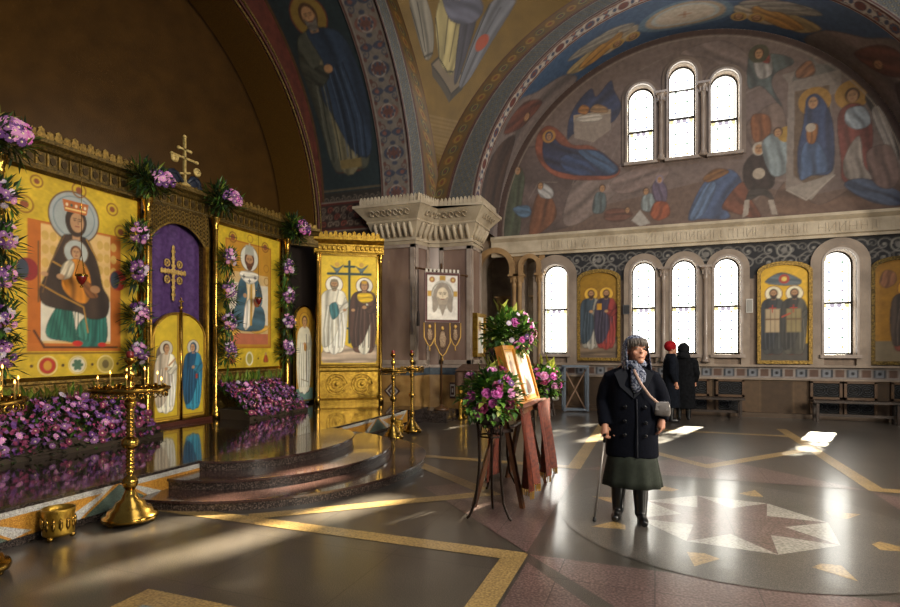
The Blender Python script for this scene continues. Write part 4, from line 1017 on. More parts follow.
b.build('pierced_arch', [GOLD_D, mat('arch_shadow_gold', '4a3614', 0.5, 0.5)], scr)
# gilded jambs beside the curtain
for y in (6.13, 7.25):
    b = MB(); b.box(L3(XI+0.06, y, 1.75), (0.06, 0.07, 2.9), 0); b.tube([L3(XI+0.10, y, 0.32), L3(XI+0.10, y, 3.1)], 0.02, 8, 0); b.build('jamb', [GOLD], scr)

# purple curtain with a gold embroidered cross
cur = thing('sanctuary_curtain', 'deep purple curtain with gold cross closing the arch above the royal doors', 'curtain', (XI-0.06, CENT, 0.34))
b = MB(); ys = np.linspace(-0.58, 0.58, 70)
b.grid(lambda u, v: (0.012*math.sin(u*19)+0.006*math.sin(u*47+1)*(1-v/3.2), u, v), list(ys), [0, 0.8, 1.6, 2.4, 3.24], 0)
b.grid(lambda u, v: (-0.012+0.012*math.sin(u*19)+0.006*math.sin(u*47+1)*(1-v/3.2), u, v), list(ys), [0, 0.8, 1.6, 2.4, 3.24], 0, True, True)
b.build('cloth', [mat('purple_brocade', '553a6a', 0.7, color2='432a56', scale=12, spec=0.25)], cur)
b = MB(); E_ = 0.035
for (x0, z0, x1, z1, w) in ((0, 1.95, 0, 2.75, 0.045), (-0.22, 2.37, 0.22, 2.37, 0.045)):
    n = 14
    for k in range(n+1):
        t = k/n; b.ball((E_, x0+(x1-x0)*t-0.03, z0+(z1-z0)*t), (0.008, w*(1.15 if k % 2 else 0.75), w*(0.75 if k % 2 else 1.15)), 6, 0)
for s in (-1, 1):
    for q in (-1, 1): b.tube([(E_, -0.03+s*0.12+0.045*math.cos(t), 2.37+q*0.13+0.055*math.sin(t)) for t in np.linspace(0, 2*PI, 11)], 0.014, 5, 0); b.ball((E_, -0.03+s*0.12, 2.37+q*0.13), (0.008, 0.02, 0.03), 6, 0)
b.build('embroidered_cross', [mat('gold_thread', 'd8b468', 0.5, 0.25, color2='a8843c', scale=60)], cur)

# royal doors
dr = thing('royal_doors', 'low gilded double doors with painted angel and blue robed woman', 'doors', (XI+0.03, CENT, 0.36))
def leaf_canvas(s):
    cv = Canvas(0.50, 1.66, 0.011, 'd2b22c', 0.6); cv.mottle(0.10, 9, 4); cv.drapery = True
    cv.box(0.035, 0.05, 0.465, 1.64, 0.015, '7a4a10', 0.4); cv.box(0.01, 0.02, 0.49, 1.65, 0.02, '9a6a18', 0.8)
    if s < 0:
        cv.blob([(0.06, 0.95), (0.10, 1.12), (0.18, 1.1), (0.12, 0.8), (0.05, 0.5)], '6a5a48'); saint(cv, 0.25, 0.12, 1.12, 'e4dcc4', 'b8a890', halo='c8c0a8', under='efe6cc', wd=1.05, turn=1)
        cv.line([(0.3, 0.85), (0.42, 0.95)], 0.03, 'b88a60')
    else:
        saint(cv, 0.25, 0.12, 1.14, '2e7a96', '1c4a66', halo='c8c0a8', cover='1c4a66', under='3a90a8', wd=1.0, turn=-1)
        cv.rect(0.30, 0.62, 0.34, 0.70, 'a83a2a')
    return cv
for s in (-1, 1):
    b = MB(); w = 0.53
    prof = [(0, 0), (w, 0)] if s > 0 else [(-w, 0), (0, 0)]
    top = [(w*math.cos(t), 1.25+0.46*math.sin(t)) for t in np.linspace(0, PI/2, 12)]
    pts = prof + top if s > 0 else [(-w, 0), (0, 0)] + [(-x, z) for x, z in top[::-1]]
    b.prism(pts, (0, 0.004*s, 0), (0, 1, 0), (0, 0, 1), 0.05, 0)
    edge = [(0.058, s*x, z) for x, z in [(w-0.012, 0.02)] + [(xx-0.012 if xx > .02 else 0.012, zz-0.012) for xx, zz in top] + [(0.012, 0.02), (w-0.012, 0.02)]]
    b.tube(edge, 0.016, 6, 0)
    d = b.build('door_leaf', [GOLD], dr)
    cv = leaf_canvas(s); hw = 0.5
    cv.mesh('painting', flat((0.053, (-0.515 if s < 0 else 0.015), 0.02), (0, 1, 0), (0, 0, 1)), ICONP, d,
            keep=lambda X, Y, s=s: (Y < 1.23) | (((X if s > 0 else 0.5-X)/0.5)**2 + ((Y-1.23)/0.43)**2 < 1))
b = MB(); b.tube([(0.07, 0, 0.0), (0.07, 0, 1.74)], 0.022, 8, 0); b.ball((0.07, 0, 1.78), 0.035, 10, 0); b.box((0.07, 0, 1.87), (0.015, 0.02, 0.14)); b.box((0.07, 0, 1.88), (0.015, 0.09, 0.02)); b.build('centre_post', [GOLD_P], dr)
b = MB(); b.box((0.03, 0, -0.032), (0.22, 1.18, 0.055)); struct(b.build('trim_20', [mat('dark_red_sill', '4a2418', 0.35)])).location = (XI+0.03, CENT, 0.36)

# ornamental cross over the doors
cr = thing('roof_cross', 'ornate triple-barred cross with rosettes standing on the cornice above the purple curtain', 'cross', (XI+0.06, 6.80, 4.10)); cr.scale = (1.15, 1.18, 1.05)
b = MB()
b.box((0, 0, 0.38), (0.03, 0.035, 0.74)); b.box((0, 0, 0.56), (0.03, 0.20, 0.03)); b.box((0, 0, 0.43), (0.03, 0.42, 0.035)); b.bar((0, -0.09, 0.17), (0, 0.09, 0.23), 0.03, 0.03)
for y, z in ((-0.21, 0.43), (0.21, 0.43), (0, 0.76), (-0.1, 0.56), (0.1, 0.56)): b.ball((0, y, z), 0.03, 8)
b.lathe([(0.09, 0), (0.07, 0.03), (0.03, 0.06), (0.03, 0.1)], (0, 0, 0), 12)
PGOLD = mat('pale_gilding', 'd0b878', 0.4, 0.3, color2='a88a48', scale=30); b.build('cross_bars', [PGOLD], cr)
for s in (-1, 1):
    b = MB(); b.lathe([(0.065, 0), (0.07, 0.015), (0.045, 0.025), (0.03, 0.015), (0.02, 0.03), (0.0, 0.03)], (0.02, s*0.19, 0.27 if s > 0 else 0.37), 12, 0, True, (1, 0, 0)); b.build('rosette', [PGOLD], cr)
    b = MB(); b.tube([(0, s*0.03, 0.05), (0, s*0.14, 0.17), (0, s*0.25, 0.13), (0, s*0.29, 0.0), (0, s*0.20, 0.02)], 0.03, 6); b.ball((0, s*0.18, 0.10), (0.012, 0.12, 0.12), 8); b.build('scroll', [mat('blue_enamel', '1c2230', 0.4)], cr)

# ------------------------------------------------------------------ icons of the screen
def icon_panel(name, label, loc, w, h, canvas, frame_w=0.05, frame_mat=GOLD_P, U=(0, 1, 0), depth=0.05, cat='icon', keep=None):
    """a framed painting whose lower left corner is loc and which is set out along U"""
    t = thing(name, label, cat, loc); U = Vector(U).normalized(); N = U.cross(Vector((0, 0, 1)))
    b = MB(); b.prism([(0, 0), (w, 0), (w, h), (0, h)], (0, 0, 0), U, (0, 0, 1), depth*0.6, 0); b.build('board', [GOLD], t)
    canvas.mesh('painting', flat(N*depth*0.62, U, (0, 0, 1)), ICONP, t, keep=keep)
    b = MB(); q = frame_w
    b.prism([(0, 0), (w, 0), (w, h), (0, h)], N*depth*0.5, U, (0, 0, 1), depth*0.6, 0, holes=[[(q, q), (w-q, q), (w-q, h-q), (q, h-q)]])
    b.build('frame', [frame_mat], t); return t
# enthroned mother and child
W_, H_ = 1.86, 2.60
cv = Canvas(W_, H_, 0.0125, 'ccaa28', 0.6); cv.mottle(0.14, 6, 2); cv.mottle(0.10, 25, 7); cv.drapery = True
ox = 0.31; ow = 1.24
cv.rect(ox, 0.37, ox+ow, 1.98, 'b8641c', 0.4); cv.rect(ox+0.16, 0.42, ox+ow-0.16, 1.95, 'd8b070', 0.3); cv.rect(ox+0.16, 0.5, ox+ow-0.16, 1.05, 'd8cdb4')
for k in range(3):
    for j in range(4):
        for s in (0, 1): cv.ell(ox+0.26+s*0.72+k*0.1-0.05, 1.3+j*0.17, 0.045, 0.06, 'c8a050', 0.4)
cv.rect(ox, 0.37, ox+ow, 0.47, 'c06a20', 0.3); cv.line([(ox+0.2, 0.42), (ox+ow-0.06, 0.42)], 0.03, '5a3010'); cv.line([(ox+0.08, 0.62), (ox+0.2, 0.42)], 0.03, '5a3010')
mx = ox+0.60
cv.ell(mx-0.02, 2.11, 0.33, 0.34, 'a0a49e', 0.2); cv.ring(mx-0.02, 2.11, 0.33, 0.02, '6a4a2a'); cv.ring(mx-0.02, 2.11, 0.27, 0.012, '6a7880')
for s in (-1, 1): cv.ell(mx+s*0.60, 1.36, 0.13, 0.14, 'a82a20' if s > 0 else '8a2420'); cv.ell(mx+s*0.6-0.05, 1.36, 0.07, 0.12, '38404a')
cv.blob([(mx-0.36, 0.72), (mx-0.20, 1.0), (mx-0.08, 1.0), (mx+0.0, 0.62), (mx+0.05, 0.48), (mx-0.15, 0.5), (mx-0.36, 0.55)], '2e6a58'); cv.blob([(mx+0.02, 0.5), (mx+0.2, 1.0), (mx+0.40, 0.9), (mx+0.42, 0.5), (mx+0.2, 0.43)], '2c6a5c'); cv.blob([(mx+0.0, 0.62), (mx+0.1, 0.8), (mx+0.16, 0.62), (mx+0.12, 0.5)], '3e7a68')
for k in range(8): cv.line([(mx-0.33+k*0.05, 0.55), (mx-0.25+k*0.04, 0.95)], 0.012, '1c4a40')
for k in range(5): cv.line([(mx+0.16+k*0.055, 0.5), (mx+0.18+k*0.05, 0.9)], 0.012, '1c4a40')
cv.ell(mx+0.02, 0.47, 0.07, 0.035, 'c02a20'); cv.ell(mx+0.36, 0.455, 0.06, 0.03, 'c02a20')
cv.blob([(mx-0.13, 1.87), (mx-0.22, 1.74), (mx-0.33, 1.44), (mx-0.40, 1.28), (mx-0.46, 1.10), (mx-0.38, 0.94), (mx+0.02, 0.88), (mx+0.2, 0.80), (mx+0.42, 0.85), (mx+0.46, 1.08), (mx+0.37, 1.24), (mx+0.31, 1.50), (mx+0.22, 1.74), (mx+0.12, 1.87)], '3a2a1e')
cv.line([(mx-0.45, 1.2), (mx-0.25, 1.1), (mx+0.1, 0.95), (mx+0.16, 0.62)], 0.018, 'b08030', 0.5); cv.line([(mx-0.3, 1.5), (mx-0.12, 1.42)], 0.02, 'b08030', 0.5); cv.line([(mx+0.14, 1.85), (mx+0.3, 1.6)], 0.018, 'b08030', 0.5); cv.line([(mx-0.15, 1.86), (mx-0.33, 1.45), (mx-0.42, 1.1)], 0.014, '6a4a28')
cv.rect(mx-0.05, 1.82, mx+0.05, 1.95, 'b88a60'); cv.ell(mx, 2.06, 0.14, 0.2, '3a2a1e'); face(cv, mx, 2.06, 0.125, cover='3a2a1e', turn=0.5); cv.fill([(mx-0.15, 2.17), (mx+0.14, 2.17), (mx+0.17, 2.32), (mx-0.18, 2.32)], 'b8642a', 0.4); cv.rect(mx-0.14, 2.20, mx+0.13, 2.22, 'f0d080', 0.5)
for k in range(5): cv.ell(mx-0.12+k*0.06, 2.26, 0.016, 0.02, '2a5a50' if k % 2 else 'e8d8b0')
cv.ell(mx+0.0, 1.66, 0.16, 0.165, 'b0b2a8', 0.2); cv.ring(mx, 1.66, 0.16, 0.012, '6a4a2a'); face(cv, mx, 1.65, 0.075, hair='6a4020')
cv.blob([(mx-0.06, 1.56), (mx+0.08, 1.56), (mx+0.18, 1.4), (mx+0.2, 1.15), (mx+0.12, 1.0), (mx-0.05, 1.05), (mx-0.18, 1.2), (mx-0.16, 1.42)], 'c07820', 0.3); cv.blob([(mx-0.08, 1.55), (mx-0.18, 1.46), (mx-0.2, 1.3), (mx-0.08, 1.32), (mx-0.02, 1.48)], 'c8b898'); cv.blob([(mx+0.08, 1.3), (mx+0.22, 1.25), (mx+0.3, 1.1), (mx+0.15, 1.1)], '7a4a20')
cv.ell(mx-0.2, 1.32, 0.05, 0.035, 'b88a60'); cv.ell(mx+0.26, 1.2, 0.07, 0.05, 'a87a50'); cv.ell(mx-0.40, 1.33, 0.045, 0.03, 'b88a60'); cv.line([(mx-0.47, 0.98), (mx-0.47, 1.72)], 0.018, '6a4a1a')
for x, z, r_ in ((0.42, 2.45, 0.07), (0.95, 2.48, 0.09), (1.42, 2.34, 0.08), (0.28, 2.14, 0.1), (1.55, 2.05, 0.09)): cv.ring(x, z, r_, 0.02, '8a5a1a', 0.5); cv.ell(x, z, r_*0.5, r_*0.5, '8a4a2a', 0.3)
for x, colr, in2 in ((0.55, 'b03020', 'c8902a'), (0.93, 'd8ccb0', '4a6a50'), (1.32, 'b09a50', '6a5a30')):
    cv.ring(x, 0.19, 0.115, 0.014, 'e0cc90', 0.3); cv.ell(x, 0.19, 0.10, 0.10, colr if colr != 'd8ccb0' else 'd8ccb0'); cv.ell(x, 0.19, 0.05, 0.06, in2)
for k in range(6): cv.ell(0.93+0.055*math.cos(k*PI/3), 0.19+0.055*math.sin(k*PI/3), 0.022, 0.022, '4a6a50')
for x in (0.36, 0.74, 1.13, 1.5): cv.ell(x, 0.19, 0.02, 0.02, '4a2a1a')
cv.line([(0.02, 0.345), (W_-0.02, 0.345)], 0.02, '7a5010', 0.5)
icon_panel('icon_painting', 'tall gilded icon of seated crowned woman in dark robe holding child', (XI+0.03, 4.12, 1.09), W_, H_, cv)
# enthroned bearded figure in blue and white
cv = Canvas(1.80, 2.60, 0.0135, 'd2b22c', 0.6); cv.mottle(0.14, 6, 8); cv.mottle(0.10, 25, 6); cv.drapery = True; mx = 0.88
cv.rect(0.28, 0.42, 1.48, 2.35, 'c08a2c', 0.5); cv.box(0.28, 0.42, 1.48, 2.35, 0.025, 'a8641c', 0.4); cv.rect(0.36, 0.5, 1.4, 1.8, 'd0b078', 0.4); cv.rect(0.36, 0.48, 1.4, 0.68, 'b86a4a'); cv.blob([(0.36, 0.6), (0.7, 0.75), (1.1, 0.68), (1.4, 0.78), (1.4, 0.9), (0.36, 0.85)], 'd8a848', 0.3); cv.rect(0.36, 0.85, 1.4, 1.6, 'd8ceb8')
cv.ell(mx, 2.08, 0.24, 0.25, 'd8d4c4'); cv.ring(mx, 2.08, 0.24, 0.02, '8a6a3a'); cv.line([(mx, 1.85), (mx, 2.35)], 0.04, 'b8a888')
cv.blob([(mx-0.12, 1.78), (mx-0.28, 1.6), (mx-0.34, 1.25), (mx-0.28, 1.15), (mx+0.3, 1.2), (mx+0.32, 1.55), (mx+0.12, 1.8)], '3c5a68'); cv.blob([(mx-0.3, 1.2), (mx-0.44, 0.95), (mx-0.38, 0.78), (mx-0.05, 0.72), (mx+0.4, 0.8), (mx+0.34, 1.2)], '46626e')
cv.blob([(mx-0.1, 1.75), (mx+0.1, 1.75), (mx+0.16, 1.3), (mx+0.05, 0.9), (mx-0.12, 0.75), (mx-0.14, 1.1), (mx-0.06, 1.4)], 'd8c49a', 0.2); cv.blob([(mx-0.1, 1.2), (mx+0.02, 1.3), (mx+0.02, 0.85), (mx-0.16, 0.8)], 'e4dccc'); cv.line([(mx+0.05, 1.7), (mx+0.04, 0.85)], 0.05, 'c89a30', 0.5); cv.blob([(mx-0.24, 1.72), (mx, 1.6), (mx+0.24, 1.72), (mx+0.2, 1.82), (mx-0.2, 1.82)], 'e0d8c8')
for x, z in ((-0.15, 1.73), (0.15, 1.73), (0.0, 1.66)): cv.line([(mx+x-0.03, z), (mx+x+0.03, z)], 0.02, '2a2a28'); cv.line([(mx+x, z-0.03), (mx+x, z+0.03)], 0.02, '2a2a28')
cv.ell(mx+0.2, 1.28, 0.09, 0.1, '9a4a20'); cv.ell(mx-0.12, 1.38, 0.05, 0.04, 'b88a60'); face(cv, mx, 2.04, 0.13, hair='5a3418', beard='5a3418'); cv.fill([(mx-0.13, 2.14), (mx+0.13, 2.14), (mx+0.1, 2.32), (mx-0.1, 2.32)], 'a8a89a', 0.3)
for x, z in ((0.45, 2.4), (1.32, 2.36)): cv.ring(x, z, 0.09, 0.02, '7a4a1a', 0.4); cv.ell(x, z, 0.06, 0.06, '8a4a30'); cv.line([(x-0.1, z), (x+0.1, z)], 0.02, '4a2a1a')
for x, z in ((0.4, 2.0), (1.35, 1.95), (0.42, 1.75), (1.36, 1.7), (0.9, 2.45)): cv.ring(x, z, 0.07, 0.015, '9a6a20', 0.5)
cv.ell(mx, 0.21, 0.1, 0.13, 'e4dcb8'); cv.ell(mx, 0.21, 0.07, 0.10, 'a89a40', 0.3)
for x in (0.44, 1.34): cv.blob([(x-0.07, 0.15), (x, 0.3), (x+0.07, 0.15)], 'a84a28'); cv.ell(x, 0.3, 0.03, 0.03, 'b88a60')
for x in (0.65, 1.12): cv.ell(x, 0.21, 0.02, 0.02, '4a2a1a')
icon_panel('icon_painting', 'tall gilded icon of bearded figure in blue and white robes on throne', (XI+0.03, 7.43, 1.09), 1.80, 2.60, cv)

# deacon's door with a white robed figure, set back in a dark opening
b = MB(); b.box(L3(XI-0.08, 10.03, 2.2), (0.05, 1.25, 3.78), 0); b.build('rear_panel', [mat('dark_brown_wood', '1c120c', 0.6)], scr)
b = MB(); b.box(L3(XI+0.04, 9.46, 2.0), (0.14, 0.06, 3.38), 0); b.build('side_panel', [mat('dark_brown_wood', '1c120c', 0.6)], scr)
dd = thing('deacon_door', 'narrow round-headed gilded side door painted with a white robed figure', 'door', (XI+0.06, 9.62, 0.36))
b = MB(); b.prism(arch_outline(0.34, 0, 0.66, 2.04), (0, 0, 0), (0, 1, 0), (0, 0, 1), 0.05, 0); b.build('door_leaf', [GOLD], dd)
cv = Canvas(0.60, 1.98, 0.0135, 'b08224', 0.75); cv.mottle(0.07, 9, 8); cv.ell(0.3, 1.72, 0.15, 0.16, 'c8982c', 0.7); cv.rect(0, 0, 0.6, 0.25, '6a8a80'); saint(cv, 0.30, 0.14, 1.74, 'e8e0c8', 'dcd2b8', halo='c89a34', hm=0.6, under='f0e8d4', hair='3a2414', wd=0.85)
cv.ell(0.33, 1.12, 0.06, 0.08, 'b07a28'); cv.line([(0.36, 1.4), (0.36, 0.4)], 0.025, '4a4030'); cv.line([(0.17, 0.45), (0.43, 0.38)], 0.02, '9a8a6a')
cv.mesh('painting', flat((0.053, 0.04, 0.03), (0, 1, 0), (0, 0, 1)), ICONP, dd, keep=lambda X, Y: (Y < 1.68) | (np.hypot(X-0.3, Y-1.68) < 0.3))
b = MB(); ring_b = [(0.07, 0.34+0.33*math.cos(t), 1.71+0.33*math.sin(t)) for t in np.linspace(0, PI, 16)]; b.tube([(0.06, 0.67, 0)]+[(0.06, y, z) for _, y, z in ring_b]+[(0.06, 0.01, 0)], 0.018, 6); b.build('door_frame', [GOLD_P], dd)

# ------------------------------------------------------------------ side wing of the screen, turned towards the nave
w0, w1 = Vector((-6.80, 10.05, ZS)), Vector((-5.62, 10.78, ZS)); WU = (w1-w0).normalized(); WN = WU.cross(Vector((0, 0, 1))); WW = (w1-w0).length
wing = thing('icon_screen_wing', 'brightly lit gilded wing of the icon screen with relief panel, beside the marble pier', 'altar screen', tuple(w0), math.atan2(WU.y, WU.x))
# local: x along the wing, y into the depth, z up
b = MB(); b.box((WW/2, 0.05, 1.75), (WW, 0.08, 3.5), 0); b.build('back_panel', [GOLD], wing)
b = MB()
moulding(b, [(-0.08, 3.22), (0.04, 3.22), (0.05, 3.26), (0.03, 3.28), (0.03, 3.44), (0.08, 3.47), (0.14, 3.52), (0.14, 3.57), (-0.08, 3.57)], (-0.05, 0.0), (WW+0.05, 0.0)); b.build('cornice', [GOLD], wing)
b = MB(); k = 0
x = 0.05
while x < WW: b.ball((x, -0.035, 3.36), (0.035, 0.015, 0.06), 6, 0); b.tube([(x+0.05+0.03*math.cos(t), -0.04, 3.36+0.05*math.sin(t)) for t in np.linspace(0, 5, 8)], 0.008, 4, 0); x += 0.1
b.prism([(-0.06, -0.07), (0.06, -0.07), (0.06, 0.07), (-0.06, 0.07)], (WW/2, -0.045, 3.36), (1, 0, 0), (0, 0, 1), 0.02, 0); b.build('frieze', [GOLD], wing)
b = MB(); crest(b, (-0.05, -0.06), (WW+0.05, -0.06), 3.57, 0.1, 0.15); b.build('crest', [GOLD], wing)
for x in (0.03, WW-0.03):
    b = MB(); b.lathe([(0.07, 0), (0.07, 0.12), (0.045, 0.16), (0.038, 0.2), (0.038, 3.05), (0.05, 3.08), (0.042, 3.1), (0.065, 3.2), (0.07, 3.23)], (x, -0.09, 0), 14); b.build('column', [GOLD_P], wing)
b = MB(); moulding(b, [(0, 0.0), (0.14, 0.0), (0.14, 0.08), (0.09, 0.12), (0, 0.12)], (0, 0.0), (WW, 0.0)); b.box((WW/2, -0.01, 0.42), (WW-0.16, 0.03, 0.52))
for s in (-1, 1):   # scrolling vine relief in two roundels
    cx = WW/2+s*0.27
    for q in range(3): b.tube([(cx+(0.22-0.06*q)*math.cos(t), -0.03, 0.42+(0.22-0.06*q)*math.sin(t)) for t in np.linspace(0.5*q, 5.6+0.5*q, 18)], 0.014, 5)
    for q in range(8): b.ball((cx+0.17*math.cos(q*PI/4), -0.03, 0.42+0.17*math.sin(q*PI/4)), (0.035, 0.015, 0.022), 6)
    b.ball((cx, -0.03, 0.42), (0.05, 0.02, 0.05), 8)
for x in np.arange(0.12, WW-0.1, 0.06): b.ball((x, -0.04, 0.74), (0.02, 0.015, 0.025), 6)
moulding(b, [(0, 0.69), (0.05, 0.69), (0.06, 0.72), (0.04, 0.77), (0.06, 0.80), (0, 0.80)], (0.05, 0.0), (WW-0.05, 0.0)); b.build('relief_panel', [GOLD], wing)
cw, ch = WW-0.14, 2.40
cv = Canvas(cw, ch, 0.0145, 'dcb830', 0.5); cv.mottle(0.12, 7, 3); cv.mottle(0.08, 28, 6); cv.drapery = True; m2 = cw/2
cv.rect(0.06, 0.06, cw-0.06, 0.36, 'b89a78'); cv.blob([(0.06, 0.3), (0.4, 0.48), (0.75, 0.36), (cw-0.06, 0.46), (cw-0.06, 0.1), (0.06, 0.1)], 'c0a890')
cv.line([(m2, 0.5), (m2, 2.25)], 0.055, '23403c'); cv.line([(m2-0.45, 1.98), (m2+0.45, 1.98)], 0.055, '23403c'); cv.line([(m2-0.1, 2.14), (m2+0.1, 2.14)], 0.05, '23403c'); cv.line([(m2-0.07, 0.82), (m2+0.07, 0.75)], 0.04, '23403c')
saint(cv, m2-0.32, 0.26, 1.68, 'e4dcc8', 'd0c8b4', halo='f0e8d4', hair='7a6a50', beard='8a7a60', under='ece4d4'); cv.blob([(m2-0.42, 1.28), (m2-0.28, 1.36), (m2-0.22, 1.12), (m2-0.36, 1.0)], '3a7074'); cv.fill([(m2-0.38, 1.86), (m2-0.26, 1.86), (m2-0.24, 1.8), (m2-0.40, 1.8)], '8a7a60')
saint(cv, m2+0.32, 0.26, 1.66, '5a3c2e', '4a3026', halo='f0e8d4', cover='5a3c2e', under='dcd4c0', wd=1.05); cv.blob([(m2+0.2, 1.56), (m2+0.46, 1.56), (m2+0.5, 1.42), (m2+0.3, 1.36), (m2+0.18, 1.44)], 'd8b020', 0.5); cv.fill([(m2+0.26, 1.84), (m2+0.38, 1.84), (m2+0.38, 1.78), (m2+0.26, 1.78)], 'c89a30', 0.5)
for s in (-1, 1): cv.blob([(m2+s*0.26-0.14, 2.16), (m2+s*0.26, 2.1), (m2+s*0.26+0.14, 2.18), (m2+s*0.26+0.05, 2.06), (m2+s*0.26, 1.98), (m2+s*0.26-0.07, 2.08)], '5a6a68'); cv.ell(m2+s*0.26, 2.18, 0.05, 0.05, 'c89a40')
cv.ell(m2-0.1, 1.2, 0.04, 0.03, 'b88a60'); cv.ell(m2+0.08, 1.2, 0.04, 0.03, 'b88a60'); cv.box(0.02, 0.02, cw-0.02, ch-0.02, 0.03, 'a87a1c', 0.8)
icon_panel('icon_painting', 'bright gilded icon of white robed and brown robed saints flanking a tall dark cross', tuple(w0+WU*0.07+WN*0.0+Vector((0, 0, 0.82))), cw, ch, cv, 0.03, GOLD_P, WU)

# hanging oil lamps
def oil_lamp(x, y, z, zt, label):
    t = thing('oil_lamp', label, 'lamp', (x, y, z), 0, 'oil lamps hanging before the icons')
    b = MB(); b.lathe([(0.0, -0.12), (0.03, -0.10), (0.055, -0.05), (0.065, 0.0), (0.06, 0.01), (0.05, -0.03), (0.0, -0.06)], (0, 0, 0), 12); b.build('glass_cup', [mat('red_glass', '6a1410', 0.1, coat=0.5)], t)
    b = MB(); b.lathe([(0.068, -0.01), (0.075, 0.0), (0.068, 0.02), (0.06, 0.01)], (0, 0, 0), 14); b.build('holder', [GOLD_P], t); b = MB(); b.ball((0, 0, -0.135), 0.02, 8); b.build('drop', [GOLD_P], t)
    b = MB()
    for k in range(3): b.tube([(0.07*math.cos(k*2.1), 0.07*math.sin(k*2.1), 0.01), (0, 0, 0.28)], 0.004, 4)
    b.tube([(0, 0, 0.28), (0, 0, zt-z-0.06), (XI+0.10-x, 0, zt-z-0.02)] if x < -6.4 else [(0, 0, 0.28), (0, 0, zt-z-0.06), (-0.12, 0.2, zt-z-0.03)], 0.004, 4); b.build('chain', [GOLD_P], t)
oil_lamp(-6.85, 4.93, 2.42, 4.02, 'red glass oil lamp hanging before the icon of the crowned woman')
oil_lamp(-6.90, 8.33, 2.42, 4.02, 'red glass oil lamp hanging before the icon of the bearded figure')

# ------------------------------------------------------------------ icons on the window wall and pier
def wall_icon(label, x0, w, z0, h, draw, bg_, frame_m=None):
    cv = Canvas(w-0.12, h-0.12, 0.02, bg_, 0.55); cv.mottle(0.08, 6, int(x0*10)+30); cv.mottle(0.1, 22, 3); cv.drapery = True; draw(cv, w-0.12, h-0.12)
    t = thing('icon_painting', label, 'icon', (x0, YW+0.03, z0)); zs = h-0.22
    head = [(0, 0), (w, 0), (w, zs)] + [(w/2+(w/2)*math.cos(q), zs+0.22*math.sin(q)) for q in np.linspace(0.15, PI-0.15, 12)] + [(0, zs)]
    inn = [(0.07, 0.07), (w-0.07, 0.07), (w-0.07, zs-0.05)] + [(w/2+(w/2-0.08)*math.cos(q), zs-0.04+0.18*math.sin(q)) for q in np.linspace(0.2, PI-0.2, 12)] + [(0.07, zs-0.05)]
    b = MB(); b.prism(head, (0, 0, 0), (1, 0, 0), (0, 0, 1), 0.03, 0); b.build('board', [GOLD_DK], t)
    hw, hh = w-0.12, h-0.12
    cv.mesh('painting', flat((0.06, -0.034, 0.06), (1, 0, 0), (0, 0, 1)), ICONP, t, keep=lambda X, Y: Y < zs-0.06+0.18*np.sqrt(np.clip(1-((X-hw/2)/(hw/2+0.02))**2, 0, 1)))
    b = MB(); b.prism(head, (0, -0.02, 0), (1, 0, 0), (0, 0, 1), 0.06, 0, holes=[inn]); b.build('frame', [frame_m or GOLD], t)
    return t
def d1(cv, w, h):
    cv.rect(0, 0, w, 0.42, '6a5a4c'); cv.blob([(0, 0.4), (0.3, 0.5), (0.6, 0.4), (w, 0.5), (w, 0.1), (0, 0.1)], '7a6652')
    saint(cv, w*0.30, 0.22, 1.48, '8a8478', '3a4650', halo='e0b040', hm=0.5, beard='4a3420', under='a8a296'); saint(cv, w*0.70, 0.22, 1.48, '8a3430', '3c3444', halo='e0b040', hm=0.5, beard='3a2a1c', under='9a3c34')
    cv.rect(w*0.46, 1.15, w*0.58, 1.3, 'c89028', 0.5)
def d2(cv, w, h):
    cv.rect(0, 0, w, 0.38, '4a443c'); cv.blob([(0.1, 1.72), (0.4, 1.9), (0.75, 1.74), (0.7, 1.62), (0.3, 1.64)], '5a6468'); cv.ell(w/2, 1.76, 0.1, 0.1, 'a83a2a'); cv.ell(w/2, 1.76, 0.05, 0.05, 'e0c060')
    for k, (x, a_, m_) in enumerate(((w*0.28, '3a3a38', '2a2c30'), (w*0.71, '4e4a40', '33302c'))):
        saint(cv, x, 0.12, 1.50, a_, m_, halo='ece0bc', beard='33241a', wd=0.95); cv.rect(x-0.15, 0.62, x+0.13, 1.12, 'b09a78' if k == 0 else '8a7a50'); cv.line([(x-0.15, 0.9), (x+0.13, 0.9)], 0.03, '6a4a2a')
        for q in range(4): cv.line([(x-0.15+q*0.09, 0.62), (x-0.15+q*0.09, 1.1)], 0.012, '5a4a36')
        cv.line([(x-0.02, 1.05), (x-0.02, 1.2)], 0.02, 'a83020'); cv.line([(x-0.08, 1.14), (x+0.04, 1.14)], 0.02, 'a83020')
    cv.line([(w*0.46, 0.95), (w*0.62, 1.02)], 0.03, 'b0452a')
def d3(cv, w, h):
    cv.rect(0, 0, w, 0.42, '7a6a50'); cv.blob([(0.1, 1.62), (0.18, 1.85), (0.35, 1.8), (0.36, 1.6), (0.2, 1.5)], '8a5a3a'); saint(cv, w*0.6, 0.2, 1.45, '7a3a2c', '4a3a30', halo='c8902c', hm=0.4, beard='6a5a4c')
wall_icon('gilded wall icon of two robed saints, one in dull red', -1.76, 1.00, 1.20, 2.18, d1, '9c741e', GOLD_D)
wall_icon('gilded wall icon of two armoured saints between the windows', 2.08, 1.03, 1.16, 2.20, d2, 'd0a428', GOLD_D)
wall_icon('gilded icon on the wall cut off by the right edge of the photo', 4.13, 1.03, 1.16, 2.20, d3, '9a6c1c', GOLD_DK)
